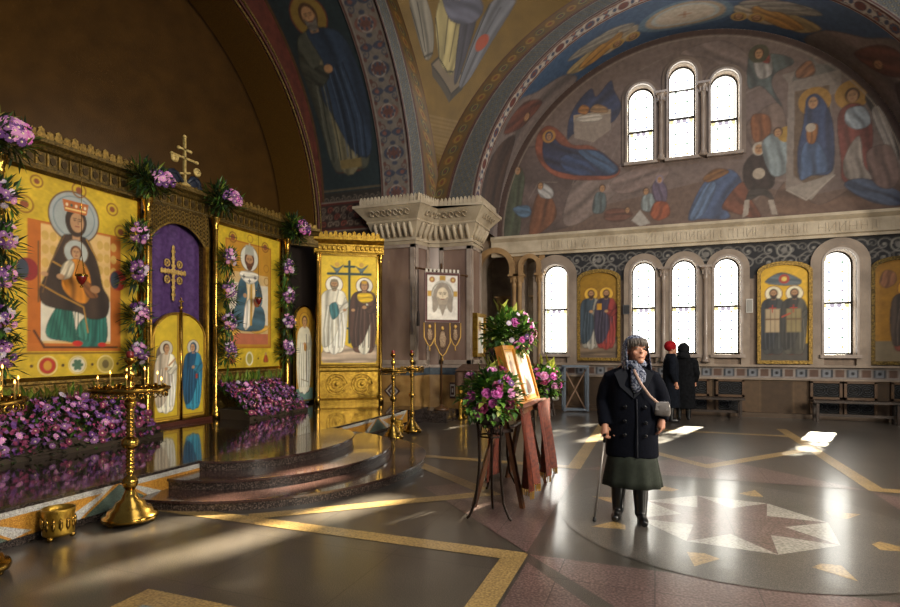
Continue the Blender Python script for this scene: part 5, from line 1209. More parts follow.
cv = Canvas(0.54, 0.86, 0.02, 'f4f0e4', 0.0); cv.ell(0.27, 0.62, 0.15, 0.16, 'ecd890'); cv.blob([(0.10, 0.05), (0.14, 0.5), (0.27, 0.62), (0.4, 0.5), (0.44, 0.05)], 'd4d0c4'); cv.blob([(0.3, 0.3), (0.42, 0.45), (0.46, 0.2)], '8aa088'); face(cv, 0.27, 0.62, 0.09)  # whitish ground: bright window reflection on the icon glass, put into the paint
pier_ic = icon_panel('icon_painting', 'small icon paled by painted window glare, in deep gold frame on the flank of the marble pier', (-3.80, 11.63, 1.30), 0.70, 0.98, cv, 0.08, GOLD, (0, 1, 0), 0.10)
for o in COL.objects:
    if o.parent == pier_ic and o.name.startswith('painting'): o.location = (0.0, 0.08, 0.06)

b = MB(); b.box((0, 0, 0), (0.13, 0.07, 0.30)); b.box((0, -0.037, 0), (0.10, 0.01, 0.26), 1)
o = b.build('wall_box', [mat('white_plastic', 'c8c4bc', 0.5), mat('pale_grille', '9a968e', 0.7)]); o.location = (1.93, YW-0.02, 2.42); tag(o, 'small white box fixed to the wall beside the icon of armoured saints', 'wall box')
b = MB(); b.box((0, 0, 0), (0.17, 0.06, 0.22)); b.box((0, -0.032, 0), (0.13, 0.01, 0.17), 1)
o = b.build('wall_box', [mat('grey_plastic', '4a4a4c', 0.5), mat('dark_grille', '303032', 0.7)]); o.location = (-0.62, YW-0.03, 2.40); tag(o, 'small grey box fixed to the wall beside the icon with the saint in red', 'wall box')

# benches along the wall, folded screen frame, low round stool
def bench(x, w, label):
    t = thing('wall_bench', label, 'bench', (x, YW-0.42, 0), 0, 'benches along the window wall'); wd = mat('bench_wood', '35251a', 0.5, color2='261a10', scale=8)
    b = MB(); b.box((0, 0, 0.42), (w, 0.34, 0.045)); b.build('seat', [wd], t)
    for sx in (-1, 1):
        for sy in (-1, 1): b = MB(); b.box((sx*(w/2-0.08), sy*0.12, 0.20), (0.05, 0.05, 0.40)); b.build('leg', [wd], t)
    b = MB(); b.box((0, 0, 0.14), (w-0.16, 0.03, 0.05)); b.build('stretcher', [wd], t)
bench(1.2, 1.15, 'dark wooden bench under the three windows'); bench(3.75, 1.5, 'dark wooden bench under the single window on the far wall')
t = thing('folding_stand', 'grey metal folding stand with crossed wooden braces leaning by the wall', 'stand', (-1.76, 13.16, 0), 0.35); gm = mat('grey_metal', '4a525c', 0.45, 0.5); wm = mat('brace_wood', '6a4a30', 0.5)
for y in (-0.12, 0.12):
    b = MB(); z0, z1 = 0.02, 1.07
    for x in (-0.27, 0.27): b.box((x, y, (z0+z1)/2), (0.05, 0.03, z1-z0))
    b.box((0, y, z1), (0.59, 0.03, 0.05)); b.box((0, y, 0.06), (0.54, 0.03, 0.04)); b.build('frame', [gm], t)
b = MB(); b.bar((-0.25, 0, 0.05), (0.25, 0, 1.0), 0.04, 0.03); b.bar((0.25, 0.04, 0.05), (-0.25, 0.04, 1.0), 0.04, 0.03); b.box((0.0, 0, 1.05), (0.5, 0.26, 0.02)); b.build('brace', [wm], t)
t = thing('round_stool', 'low round pale topped stool by the far wall behind the easel flowers', 'stool', (-2.25, 12.1, 0))
b = MB(); b.lathe([(0.0, 0.36), (0.27, 0.36), (0.29, 0.38), (0.29, 0.41), (0.27, 0.42), (0, 0.42)], n=24); b.build('seat', [mat('pale_seat', '8f8a80', 0.5)], t)
for k in range(4): b = MB(); a = PI/4+k*PI/2; b.bar((0.22*math.cos(a), 0.22*math.sin(a), 0), (0.15*math.cos(a), 0.15*math.sin(a), 0.37), 0.035, 0.035); b.build('leg', [mat('bench_wood', '4a3420')], t)

# ------------------------------------------------------------------ candle stands
def candle_stand(name, label, loc, H, rt, rb, group=None, lamp_=True, sc=1.0):
    t = thing(name, label, 'candle stand', loc, 0, group)
    b = MB(); b.lathe([(rb, 0.03), (rb*1.04, 0.05), (rb, 0.075), (rb*0.86, 0.085), (rb*0.80, 0.12), (rb*0.62, 0.135), (rb*0.52, 0.18), (rb*0.34, 0.20), (rb*0.22, 0.26), (0.035*sc, 0.29)], n=28)
    for k in range(3): a = k*2.094+0.5; b.ball((rb*0.85*math.cos(a), rb*0.85*math.sin(a), 0.022), 0.022, 8)
    b.build('base', [GOLD_P], t)
    prof = [(0.035*sc, 0.28), (0.055*sc, 0.31), (0.065*sc, 0.34), (0.055*sc, 0.375), (0.03*sc, 0.40)]; z = 0.42; hm = 0.60*H
    def spiral(z0, z1):
        q = []; z = z0
        while z < z1: q += [(0.026*sc, z), (0.037*sc, z+0.013), (0.037*sc, z+0.019), (0.026*sc, z+0.032)]; z += 0.034
        return q
    prof += spiral(0.42, hm-0.06) + [(0.035*sc, hm-0.05), (0.06*sc, hm-0.035), (0.072*sc, hm), (0.06*sc, hm+0.035), (0.035*sc, hm+0.05)] + spiral(hm+0.06, H*0.86) + [(0.035*sc, H*0.865), (0.05*sc, H*0.89), (0.045*sc, H*0.92), (0.03*sc, H*0.93), (0.05*sc, H*0.955), (0.09*sc, H*0.985), (0.03*sc, H)]
    b = MB(); b.lathe(prof, n=18); b.build('shaft', [GOLD_P], t)
    b = MB(); b.lathe([(0.03, H-0.03), (rt*0.6, H-0.045), (rt*0.97, H-0.01), (rt, H), (rt*1.02, H+0.015), (rt, H+0.025), (rt*0.96, H+0.005), (rt*0.3, H-0.01), (0.02, H-0.01)], n=36)
    for k in range(30):
        a = 2*PI*k/30; c = Vector((rt*0.93*math.cos(a), rt*0.93*math.sin(a), H-0.035)); tx = Vector((-math.sin(a), math.cos(a), 0))
        b.tube([c+tx*0.024*math.cos(q)+Vector((0, 0, 0.024*math.sin(q))) for q in np.linspace(0, 2*PI, 8)], 0.006*max(sc, 0.7), 4)
    b.build('tray', [GOLD_P], t)
    b = MB(); b.lathe([(0.012, 0), (0.013, 0.035), (0.017, 0.045), (0.010, 0.045)], n=8); so = b.build('candle_socket', [GOLD_P], t); first = True
    for rr, n in ((0.85, 16), (0.55, 8)):
        for k in range(n):
            q = so if first else so.copy()
            if not first: COL.objects.link(q)
            first = False; a = 2*PI*k/n; q.location = (rt*rr*math.cos(a), rt*rr*math.sin(a), H)
    b = MB(); b.lathe([(0.03, H), (0.035, H+0.03), (0.018, H+0.05), (0.025, H+0.10), (0.045, H+0.14), (0.02, H+0.17), (0.018, H+0.22), (0.04, H+0.24), (0.05, H+0.27), (0.045, H+0.275)], n=14); b.build('finial', [GOLD_P], t)
    if lamp_:
        b = MB(); b.lathe([(0.02, H+0.27), (0.032, H+0.29), (0.03, H+0.33), (0.0, H+0.335)], n=10); b.build('glass_cup', [mat('red_glass', '6a1410')], t)
    return t
STAND = 'tall brass candle stand '
candle_stand('candle_stand', STAND+'before the inlaid riser beside the brass bucket', (-4.24, 3.48, 0), 1.14, 0.31, 0.212)
candle_stand('candle_stand', STAND+'with only its foot and candles in view at the left edge', (-4.20, 2.27, 0), 1.14, 0.31, 0.215)
candle_stand('candle_stand', STAND+'by the granite steps, nearer one of the pair', (-4.0, 8.08, 0), 1.13, 0.22, 0.17, None, True, 0.8)
candle_stand('candle_stand', STAND+'by the granite steps, the one closer to the banner', (-4.02, 8.86, 0), 1.13, 0.22, 0.17, None, True, 0.8)
WAX = mat('wax', 'a8843c', 0.5); FLAME = emit('candle_flame', 'ffb050', 14.0)
def candle(loc, h, label, group):
    t = thing('candle', label, 'candle', loc, 0, group)
    b = MB(); b.lathe([(0.004, 0), (0.004, h), (0.0015, h+0.003)], n=6); b.build('wax_stick', [WAX], t)
    b = MB(); b.lathe([(0.001, h+0.003), (0.006, h+0.011), (0.0045, h+0.02), (0.0, h+0.033)], n=7); b.build('flame', [FLAME], t)
rc = random.Random(5)
for (a, q, h) in ((0.1, .85, .16), (0.55, .85, .10), (0.9, .55, .20), (1.3, .85, .12), (5.9, .85, .07), (5.2, .55, .14), (0.35, .55, .06), (1.9, .55, .22)):
    candle((-4.20+0.31*q*math.cos(a), 2.27+0.31*q*math.sin(a), 1.16), h, 'thin lit wax candle on the stand at the left edge', 'lit candles at the left edge')
for (a, q, h) in ((0.4, .85, .06), (1.5, .85, .10), (2.6, .55, .13), (3.6, .85, .07), (4.6, .55, .12), (5.5, .85, .09), (0.0, .55, .15), (2.0, .85, .05)):
    candle((-4.24+0.31*q*math.cos(a), 3.48+0.31*q*math.sin(a), 1.16), h, 'thin lit wax candle on the brass stand beside the bucket', 'lit candles beside the bucket')

def bucket(label, loc, r, h):
    t = thing('brass_bucket', label, 'bucket', loc)
    b = MB(); b.lathe([(0.0, 0.04), (r*0.9, 0.04), (r*0.96, 0.06), (r*0.93, 0.09), (r*0.95, h*0.5), (r*0.93, h-0.05), (r*0.98, h-0.03), (r, h-0.01), (r*0.99, h), (r*0.93, h), (r*0.91, h-0.04), (r*0.9, 0.09), (0.0, 0.08)], n=28); b.build('body', [GOLD], t)
    b = MB()
    for k in range(14): a = 2*PI*k/14; b.ball((r*0.96*math.cos(a), r*0.96*math.sin(a), h*0.55), (0.012, 0.018, h*0.22), 6, 0, Matrix.Rotation(a, 3, 'Z'))
    b.build('relief', [GOLD_P], t)
    for k in range(3): a = k*2.094+0.9; b = MB(); b.ball((r*0.8*math.cos(a), r*0.8*math.sin(a), 0.025), (0.025, 0.025, 0.025), 8); b.build('foot', [GOLD_P], t)
bucket('small brass bucket with embossed sides standing before the inlaid riser', (-4.40, 2.98, 0), 0.115, 0.245)
bucket('small brass bucket between the two candle stands by the steps', (-4.16, 8.55, 0), 0.11, 0.26)

# ------------------------------------------------------------------ banner, lectern by the pier
bt = thing('church_banner', 'fringed church banner with bearded face on white cloth, hanging from a pole by the pier', 'banner', (-4.08, 10.44, 0.24), math.radians(38))
b = MB(); b.lathe([(0.16, 0), (0.16, 0.03), (0.12, 0.05), (0.05, 0.08), (0.03, 0.12)], n=16); b.tube([(0, 0, 0.1), (0, 0, 2.98)], 0.022, 10); b.build('pole', [mat('pole_wood', '4a3018', 0.4)], bt)
b = MB(); b.tube([(-0.52, -0.05, 2.86), (0.52, -0.05, 2.74)], 0.018, 8); b.ball((-0.53, -0.05, 2.86), 0.035, 8); b.ball((0.53, -0.05, 2.74), 0.035, 8); b.build('crossbar', [mat('pole_wood', '4a3018')], bt)
BW, BH = 0.74, 1.0
cv = Canvas(BW, BH, 0.014, 'd8d0c4'); cv.box(0.025, 0.025, BW-0.025, BH-0.025, 0.055, '4a1c1a'); cv.rect(0.06, 0.52, BW-0.06, 0.63, 'b08a3a', 0.3); cv.rect(0.31, 0.63, 0.43, BH-0.06, 'b08a3a', 0.3)
for x in (0.15, 0.59): cv.ell(x, 0.86, 0.06, 0.06, '9a6a3a'); cv.ell(x, 0.86, 0.025, 0.025, 'c8a860')
cv.ell(0.37, 0.55, 0.235, 0.30, 'b4ada0'); cv.ring(0.37, 0.57, 0.225, 0.014, '7a7468'); cv.blob([(0.20, 0.66), (0.15, 0.40), (0.18, 0.20), (0.27, 0.30), (0.30, 0.62)], '8c8072'); cv.blob([(0.54, 0.66), (0.59, 0.40), (0.56, 0.20), (0.47, 0.30), (0.44, 0.62)], '8c8072'); cv.ell(0.37, 0.64, 0.15, 0.16, '8c8072'); face(cv, 0.37, 0.55, 0.165, skin='d0bea2', hair='8c8072', beard='9a8c7a')
cv.fill([(0.28, 0.36), (0.37, 0.12), (0.46, 0.36)], '8c8072')
cl = cv.mesh('cloth', flat((-BW/2, -0.09, 1.78), (1, 0, 0), (0, 0, 1)), PAINT, bt)
b = MB(); b.box((0, -0.075, 1.78+BH/2), (BW+0.02, 0.012, BH+0.02), 0)
for k in range(9): b.box((-BW/2+0.04+k*0.083, -0.07, 1.78+BH+0.03), (0.045, 0.02, 0.09), 1)
b.build('cloth_backing', [mat('wine_velvet', '3c1414', 0.8), mat('white_tabs', 'c0b8aa', 0.7)], bt)
b = MB()   # three shaped tongues of the lower edge, each with a gold figure
for x, w, h in ((-0.27, 0.23, 0.48), (0, 0.32, 0.68), (0.27, 0.23, 0.48)):
    b.prism([(-w/2, 0), (-w/2, -h*0.6), (-w*0.2, -h*0.9), (0, -h), (w*0.2, -h*0.9), (w/2, -h*0.6), (w/2, 0)][::1], (x, -0.075, 1.77), (1, 0, 0), (0, 0, 1), 0.012, 0)
    b.tube([(x-w/2, -0.085, 1.77), (x-w/2, -0.085, 1.77-h*0.6), (x-w*0.2, -0.085, 1.77-h*0.9), (x, -0.085, 1.77-h), (x+w*0.2, -0.085, 1.77-h*0.9), (x+w/2, -0.085, 1.77-h*0.6), (x+w/2, -0.085, 1.77)], 0.016, 5, 1)
    b.ball((x, -0.09, 1.77-h*0.16), (0.035, 0.012, 0.045), 8, 1); b.ball((x, -0.09, 1.77-h*0.5), (w*0.26, 0.012, h*0.28), 8, 2)
    b.tube([(x, -0.085, 1.77-h), (x, -0.085, 1.77-h-0.09)], [0.01, 0.022], 6, 1)
b.build('lower_tongues', [mat('brown_velvet', '4a3426', 0.8), mat('gold_fringe', 'b89048', 0.5, 0.4), mat('embroidered_figures', '9a8264', 0.6, 0.2, color2='6a4e3a', scale=40)], bt)
b = MB(); b.tube([(-0.5, -0.05, 2.84), (-0.5, -0.06, 2.0)], 0.012, 6); b.lathe([(0.02, 0.0), (0.03, -0.05), (0.035, -0.3), (0.0, -0.3)], (-0.5, -0.06, 2.0), 8); b.build('tassel', [mat('dark_cord', '1e1410', 0.8)], bt)

t = thing('lectern', 'lectern with brown cloth top and gold baluster legs before the marble pier', 'lectern', (-3.55, 10.95, 0))
b = MB(); b.box((0, 0, 1.06), (0.62, 0.46, 0.04), 0, Matrix.Rotation(0.25, 3, 'X')); b.build('top', [mat('lectern_wood', '3a2818', 0.5)], t)
b = MB(); b.grid(lambda u, v: (u, -0.26+0.02*math.sin(u*30), 1.0-v), list(np.linspace(-0.33, 0.33, 24)), [0, 0.1, 0.2, 0.3], 0); b.box((0, 0, 1.09), (0.66, 0.50, 0.012), 0, Matrix.Rotation(0.25, 3, 'X')); b.build('cloth_cover', [mat('brown_cloth', '5a4030', 0.8, color2='48301f', scale=20)], t)
for x, y in ((-0.24, -0.15), (0.24, -0.15), (-0.24, 0.15), (0.24, 0.15)):
    b = MB(); b.lathe([(0.05, 0), (0.05, 0.06), (0.03, 0.08), (0.035, 0.12), (0.05, 0.3), (0.05, 0.45), (0.03, 0.5), (0.045, 0.55), (0.045, 0.8), (0.03, 0.85), (0.04, 1.0 if y < 0 else 1.03)], (x, y, 0), 12); b.build('leg', [GOLD], t)
b = MB(); b.box((0, 0.15, 0.45), (0.46, 0.03, 0.7)); b.build('back_panel', [mat('lectern_panel', '2a2420', 0.5)], t)

# ------------------------------------------------------------------ flowers of the screen
def garland(name, label, x, y, zs, seed, size, nb, group, face_=(1, -0.45, 0.15)):
    rg = random.Random(seed); t = thing(name, label, 'flowers', (x, y, zs[0]), 0, group); z0 = zs[0]
    foliage(rg, [((0, 0, z-z0-0.04), (0.13, 0.17, 0.24)) for z in zs], 170, 0.17, 0.017, (5, 5, 1)).build('foliage', LEAF, t)
    for z in zs: flowers_on(t, rg, (0.04, 0, z-z0), (0.11, 0.14, 0.17), nb, ('mauve', 'violet', 'mauve', 'white', 'pink'), size, 'daisy', face_)
G = 'garlands on the iconostasis columns'
garland('flower_garland', 'column garland of purple and white flowers along the left edge of the photo', -6.86, 4.02, (1.42, 1.82, 2.28, 2.75, 3.22), 1, 0.042, 13, G)
garland('flower_garland', 'column garland of mauve flowers between the crowned woman icon and purple curtain', -6.86, 5.74, (1.42, 1.98, 2.58, 3.12), 2, 0.044, 13, G)
garland('flower_garland', 'column garland of mauve flowers just right of the purple curtain', -6.88, 7.52, (1.46, 1.95, 2.48, 3.05), 3, 0.044, 12, G)
garland('flower_garland', 'column garland of mauve flowers beside the white robed door figure', -6.88, 9.14, (1.52, 2.02, 2.55, 3.10), 4, 0.046, 12, G)
def bunch(label, c, r, seed, n, size, hues=('pink', 'mauve', 'violet', 'rose')):
    rg = random.Random(seed); t = thing('flower_bouquet', label, 'flowers', c, 0, 'bouquets on the iconostasis cornice')
    foliage(rg, [((0, 0.0, -0.02), (r[0]*1.2, r[1]*1.25, r[2]*1.05)), ((0.0, -r[1]*0.5, 0.05), (r[0], r[1], r[2]))], 260, 0.16, 0.015, (3, 7, 1)).build('foliage', LEAF, t)
    flowers_on(t, rg, (0.06, 0.06, 0.03), (r[0]*0.95, r[1]*0.85, r[2]*0.8), n, hues, size, 'daisy', (1, -0.3, 0.35), 0.75)
bunch('pink and violet bouquet on the cornice at the upper left edge of the photo', (-6.86, 4.02, 3.86), (0.2, 0.30, 0.24), 21, 24, 0.054)
bunch('pink bouquet on the cornice left of the triple-barred cross', (-6.88, 6.03, 3.92), (0.2, 0.27, 0.20), 22, 18, 0.052)
bunch('pink bouquet on the cornice right of the triple-barred cross', (-6.88, 7.46, 4.00), (0.2, 0.27, 0.21), 23, 17, 0.052)
bunch('pink bouquet at the corner of the cornice above the side door', (-6.86, 9.44, 3.90), (0.2, 0.24, 0.24), 24, 16, 0.058)
def bed(label, x0, x1, y0, y1, z0, z1, seed, n_more):
    rg = random.Random(seed); t = thing('flower_bed', label, 'flowers', ((x0+x1)/2, (y0+y1)/2, ZS), 0, 'banked flowers along the foot of the screen'); cx, cy = (x0+x1)/2, (y0+y1)/2
    def surf():
        v = rg.random(); y = rg.uniform(y0, y1); x = x1-(x1-x0)*(v**1.3)*0.95; z = z0+(z1-z0)*v+rg.uniform(-0.04, 0.04)
        return Vector((x-cx, y-cy, z-ZS)), Vector((0.8, rg.uniform(-0.5, 0.3), 0.35+0.5*v)), v
    b = MB()
    for k in range(2200):
        p, d, v = surf(); leaf(b, p-d*0.06-Vector((0, 0, 0.03)), d+rand_dir(rg)*0.8, rg.uniform(0.07, 0.16), rg.uniform(0.012, 0.022), rg.choices((0, 1, 2), (4, 6, 3 if v > 0.8 else 0.3))[0])
    for k in range(70):
        p, d, v = surf(); p.z = z1-ZS-0.02; p.x = (x0-cx)+0.15; leaf(b, p, Vector((0.2, rg.uniform(-.5, .5), 1)), rg.uniform(0.15, 0.24), 0.025, rg.choice((0, 2, 2)))
    b.build('foliage', LEAF, t)
    b = MB(); b.box((0, 0, 0.08), (x1-x0-0.06, y1-y0, 0.16)); b.box((x1-cx-0.02, 0, 0.03), (0.05, y1-y0+0.04, 0.06)); b.build('trough', [mat('flower_trough', '3a2c1c', 0.7)], t)
    hues = ('mauve', 'magenta', 'pink', 'violet', 'magenta', 'magenta', 'mauve')
    put = []
    while len(put) < 100:
        p, d, v = surf()
        if any((p-q).length < 0.055 for q in put): continue
        put.append(p); put_bloom(t, 'daisy', rg.choice(hues if v < 0.8 else hues+('white',)), p+d*0.02, d, rg.uniform(0.034, 0.052), rg)
    b = MB()
    small = 0
    while small < n_more:
        p, d, v = surf()
        if any((p-q).length < 0.05 for q in put): small += 0.25; continue
        small += 1; q = d.normalized().to_track_quat('Z', 'Y').to_matrix(); s = rg.uniform(0.018, 0.034); m = rg.choice((0, 1, 2, 3)) if v > 0.15 else rg.choice((0, 3)); pts = []
        for i in range(10): a = 2*PI*i/10; rr = s*(1 if i % 2 else 0.72); pts.append(p+q @ Vector((rr*math.cos(a), rr*math.sin(a), s*0.35)))
        pts.append(p); b.add(pts, [(i, (i+1) % 10, 10) for i in range(10)], True, m)
    o = b.build('small_blossoms', [PETAL['magenta'], mat('petal_wine', '6a2448', 0.6, color2='4e1838', scale=40), PETAL['mauve'], PETAL['violet']], t); o['kind'] = 'stuff'
bed('long bank of pink and purple flowers on the floor under the crowned woman icon', -7.02, -6.26, 3.4, 5.62, ZS+0.08, 0.90, 31, 620)
bed('long bank of pink and purple flowers under the icon of the bearded figure', -7.02, -6.28, 7.38, 8.96, ZS+0.08, 0.92, 32, 520)

# ------------------------------------------------------------------ easel with icon, draped cloth and flowers
WOOD = mat('easel_wood', '6e4426', 0.4, color2='54301a', scale=10, stretch=(1, 1, 0.1)); DKW = mat('dark_easel_wood', '3a2014', 0.45, color2='2a160c', scale=10)
es = thing('icon_easel', 'wooden trestle easel carrying a large icon in the middle of the floor', 'easel', (-1.35, 5.55, 0))
def el(x, y, z): return (x+1.35, y-5.55, z)
for (a, c) in (((-1.60, 4.94, 0), (-1.36, 5.10, 1.02)), ((-1.16, 5.06, 0), (-1.38, 5.10, 1.02)), ((-1.60, 6.2, 0), (-1.36, 6.05, 1.02)), ((-1.14, 6.1, 0), (-1.38, 6.05, 1.02))):
    b = MB(); b.bar(el(*a), el(*c), 0.055, 0.035); b.build('leg', [WOOD], es)
b = MB(); b.bar(el(-1.42, 4.99, 0.72), el(-1.26, 5.08, 0.72), 0.04, 0.03); b.bar(el(-1.45, 6.1, 0.72), el(-1.28, 6.08, 0.72), 0.04, 0.03); b.bar(el(-1.37, 5.05, 0.70), el(-1.37, 6.1, 0.70), 0.04, 0.03); b.build('crossbar', [DKW], es)
b = MB(); b.box(el(-1.28, 5.62, 0.90), (0.26, 1.22, 0.04)); b.box(el(-1.17, 5.62, 0.92), (0.03, 1.22, 0.03)); b.build('ledge', [WOOD], es)
b = MB()
for y in (5.25, 5.95): b.bar(el(-1.40, y, 0.9), el(-1.52, y, 1.50), 0.04, 0.03)
b.build('back_rest', [DKW], es)
cv = Canvas(1.0, 0.60, 0.012, 'c89a48', 0.5); cv.rect(0.05, 0.05, 0.36, 0.55, 'c8bca8'); cv.rect(0.46, 0.06, 0.95, 0.54, 'd8d0b8'); cv.box(0.46, 0.06, 0.95, 0.54, 0.03, 'a8782c', 0.6); cv.box(0.05, 0.05, 0.36, 0.55, 0.02, 'a87838', 0.4)
saint(cv, 0.20, 0.08, 0.46, 'a89078', '7a5a4a', halo='e8d8a8'); cv.blob([(0.52, 0.1), (0.6, 0.3), (0.7, 0.42), (0.82, 0.3), (0.9, 0.1)], '8aa0a0'); cv.blob([(0.6, 0.1), (0.66, 0.25), (0.78, 0.2), (0.82, 0.1)], '6a4a38'); face(cv, 0.70, 0.42, 0.055); face(cv, 0.62, 0.25, 0.04)
ei = thing('icon_painting', 'large icon in thick orange wooden frame, pale painting with gold edges, leaning on the easel', 'icon', (-1.22, 5.10, 0.925)); TL = math.radians(15)
UU = Vector((0, 1, 0)); VV = Vector((-math.sin(TL), 0, math.cos(TL))); NN = UU.cross(VV)
b = MB(); b.prism([(0, 0), (1.04, 0), (1.04, 0.62), (0, 0.62)], -NN*0.07, UU, VV, 0.06, 0); b.build('board', [mat('orange_wood', 'b8782c', 0.4, color2='9a5c1c', scale=8)], ei)
cv.mesh('painting', flat(tuple(UU*0.02+VV*0.01-NN*0.005), UU, VV), ICONP, ei)
b = MB(); b.prism([(0, 0), (1.04, 0), (1.04, 0.62), (0, 0.62)], -NN*0.012, UU, VV, 0.025, 0, holes=[[(0.045, 0.04), (1.0, 0.04), (1.0, 0.58), (0.045, 0.58)]]); b.box(tuple(UU*0.42+VV*0.31+NN*0.005), (0.02, 0.05, 0.56), 0, Matrix((NN, UU, VV)).transposed()); b.build('frame', [mat('honey_frame', 'c88a34', 0.35, 0.4, color2='a86c20', scale=10)], ei)
# brocade cloth over the ledge
CLOTH = mat('red_brown_brocade', '743018', 0.65, color2='4e1c0e', scale=30); FR = mat('gold_fringe', 'b89048', 0.5, 0.4)
dc = thing('draped_cloth', 'red-brown brocade cloth with gold fringe hanging from the easel ledge', 'cloth', (-1.13, 5.6, 0.14))
def hang(b, y0, y1, zb, amp, x0, k):
    us = list(np.linspace(0, 1, 22)); vs = list(np.linspace(0, 1, 12))
    fn = lambda u, v: (x0+amp*math.sin(u*k+0.6)*v + 0.05*math.sin(v*PI*0.5), y0+(y1-y0)*u-5.6+0.015*math.sin(u*k*1.3)*v, 0.805-(0.805-zb)*v)
    b.grid(fn, us, vs, 0, True, True); b.grid(lambda u, v: tuple(q-(0.006 if i == 0 else 0) for i, q in enumerate(fn(u, v))), us, vs, 0)
for (y0, y1, zb, amp, x0, k) in ((4.94, 5.36, 0.04, 0.075, -0.03, 8.5), (5.46, 6.14, 0.08, 0.075, 0.03, 11)):
    b = MB(); hang(b, y0, y1, zb, amp, x0, k); p_ = b.build('drop', [CLOTH], dc)
    f = MB()
    for u in np.linspace(0.02, 0.98, 30): f.box((x0+amp*math.sin(u*k+0.6)+0.045, y0+(y1-y0)*u-5.6, zb-0.025), (0.008, 0.01, 0.07))
    f.build('fringe', [FR], p_)
b = MB(); b.grid(lambda u, v: (-0.30+0.32*u, v, 0.811-0.004*math.sin(u*3)), list(np.linspace(0, 1, 8)), [-0.62, -0.2, 0.1, 0.4], 0); b.build('top_fold', [CLOTH], dc)
b = MB(); b.grid(lambda u, v: (-0.34-0.03*math.sin(v*14)*u-0.05*u, v, 0.80-0.72*u), list(np.linspace(0, 1, 8)), list(np.linspace(-0.60, -0.1, 16)), 0); b.build('rear_drop', [CLOTH], dc)
def rose_bouquet(label, c, r, seed, n, stand, tall=True, facing=(0.15, -1, 0.35), spread=0.95):
    rg = random.Random(seed); t = thing('flower_bouquet', label, 'flowers', c, 0, None)
    foliage(rg, [((0, 0, -0.02), (r*1.12, r*1.12, r*0.98))], 900, 0.085, 0.026, (8, 4, 1.4)).build('foliage', LEAF_SUNLIT, t)
    flowers_on(t, rg, (0, 0, 0.0), r*0.95, n, ('rose', 'rose', 'pink', 'magenta'), 0.050, 'rose', facing, spread)
    flowers_on(t, rg, (0, 0, 0.0), r*0.98, 6, ('violet', 'white'), 0.03, 'daisy', facing, 1.1)
    b = MB()
    for k in range(5): leaf(b, (rg.uniform(-.4, .5)*r, rg.uniform(-.3, .3)*r, r*0.7), (rg.uniform(-.5, .7), rg.uniform(-.3, .3), 1.1), rg.uniform(0.14, 0.22), 0.028, 0)
    b.build('lily_bud', [mat('lily_yellow', 'c8c060', 0.5, color2='8a9a38', scale=20)], t)
    b = MB(); b.lathe([(r*0.25, -r*1.1), (r*0.42, -r*0.9), (r*0.46, -r*0.6), (r*0.3, -r*0.55)], n=16); b.build('basket', [mat('basket_dark', '2c2018', 0.7)], t)
rose_bouquet('round bouquet of magenta roses on the wrought metal stand in front of the easel', (-1.37, 4.70, 1.09), 0.265, 41, 15, None)
rose_bouquet('bouquet with pink flowers and lily buds rising above the easel icon', (-1.48, 5.78, 1.66), 0.28, 42, 11, None, True, (1.3, -0.5, 0.1), 0.75)
rose_bouquet('bouquet of pink roses half hidden behind the far side of the easel', (-1.28, 6.66, 1.09), 0.22, 43, 10, None, True, (0.6, -0.8, 0.3))
IRON = mat('wrought_iron', '2a1c14', 0.4, 0.7, color2='1c120c')
def flower_stand(label, x, y, h, sp, rot):
    t = thing('flower_stand', label, 'flower stand', (x, y, 0), rot)
    for k in range(3):
        a = k*2.094; c, s = math.cos(a), math.sin(a)
        b = MB(); b.tube([(c*q, s*q, z) for q, z in ((sp*1.12, 0.012), (sp*1.0, 0.03), (sp*0.72, 0.14), (sp*0.58, 0.35), (sp*0.52, h*0.6), (sp*0.56, h*0.9), (sp*0.62, h))], 0.012, 7); b.build('leg', [IRON], t)
    for z, q in ((h, 0.62), (h*0.86, 0.55)):
        b = MB(); b.tube([(sp*q*math.cos(w), sp*q*math.sin(w), z) for w in np.linspace(0, 2*PI, 22)], 0.008, 6)
        if z == h:
            for w in range(9): b.tube([(sp*0.62*math.cos(w*0.7), sp*0.62*math.sin(w*0.7), h), (sp*0.55*math.cos(w*0.7+0.35), sp*0.55*math.sin(w*0.7+0.35), h*0.86)], 0.005, 5)
        b.build('ring', [IRON], t)
flower_stand('three-legged wrought metal flower stand under the magenta rose bouquet', -1.37, 4.70, 0.84, 0.20, math.radians(100))
flower_stand('tall metal flower stand behind the easel icon', -1.62, 5.80, 1.44, 0.2, 0.3)
flower_stand('metal flower stand behind the far end of the easel', -1.28, 6.66, 0.88, 0.2, 0.9)

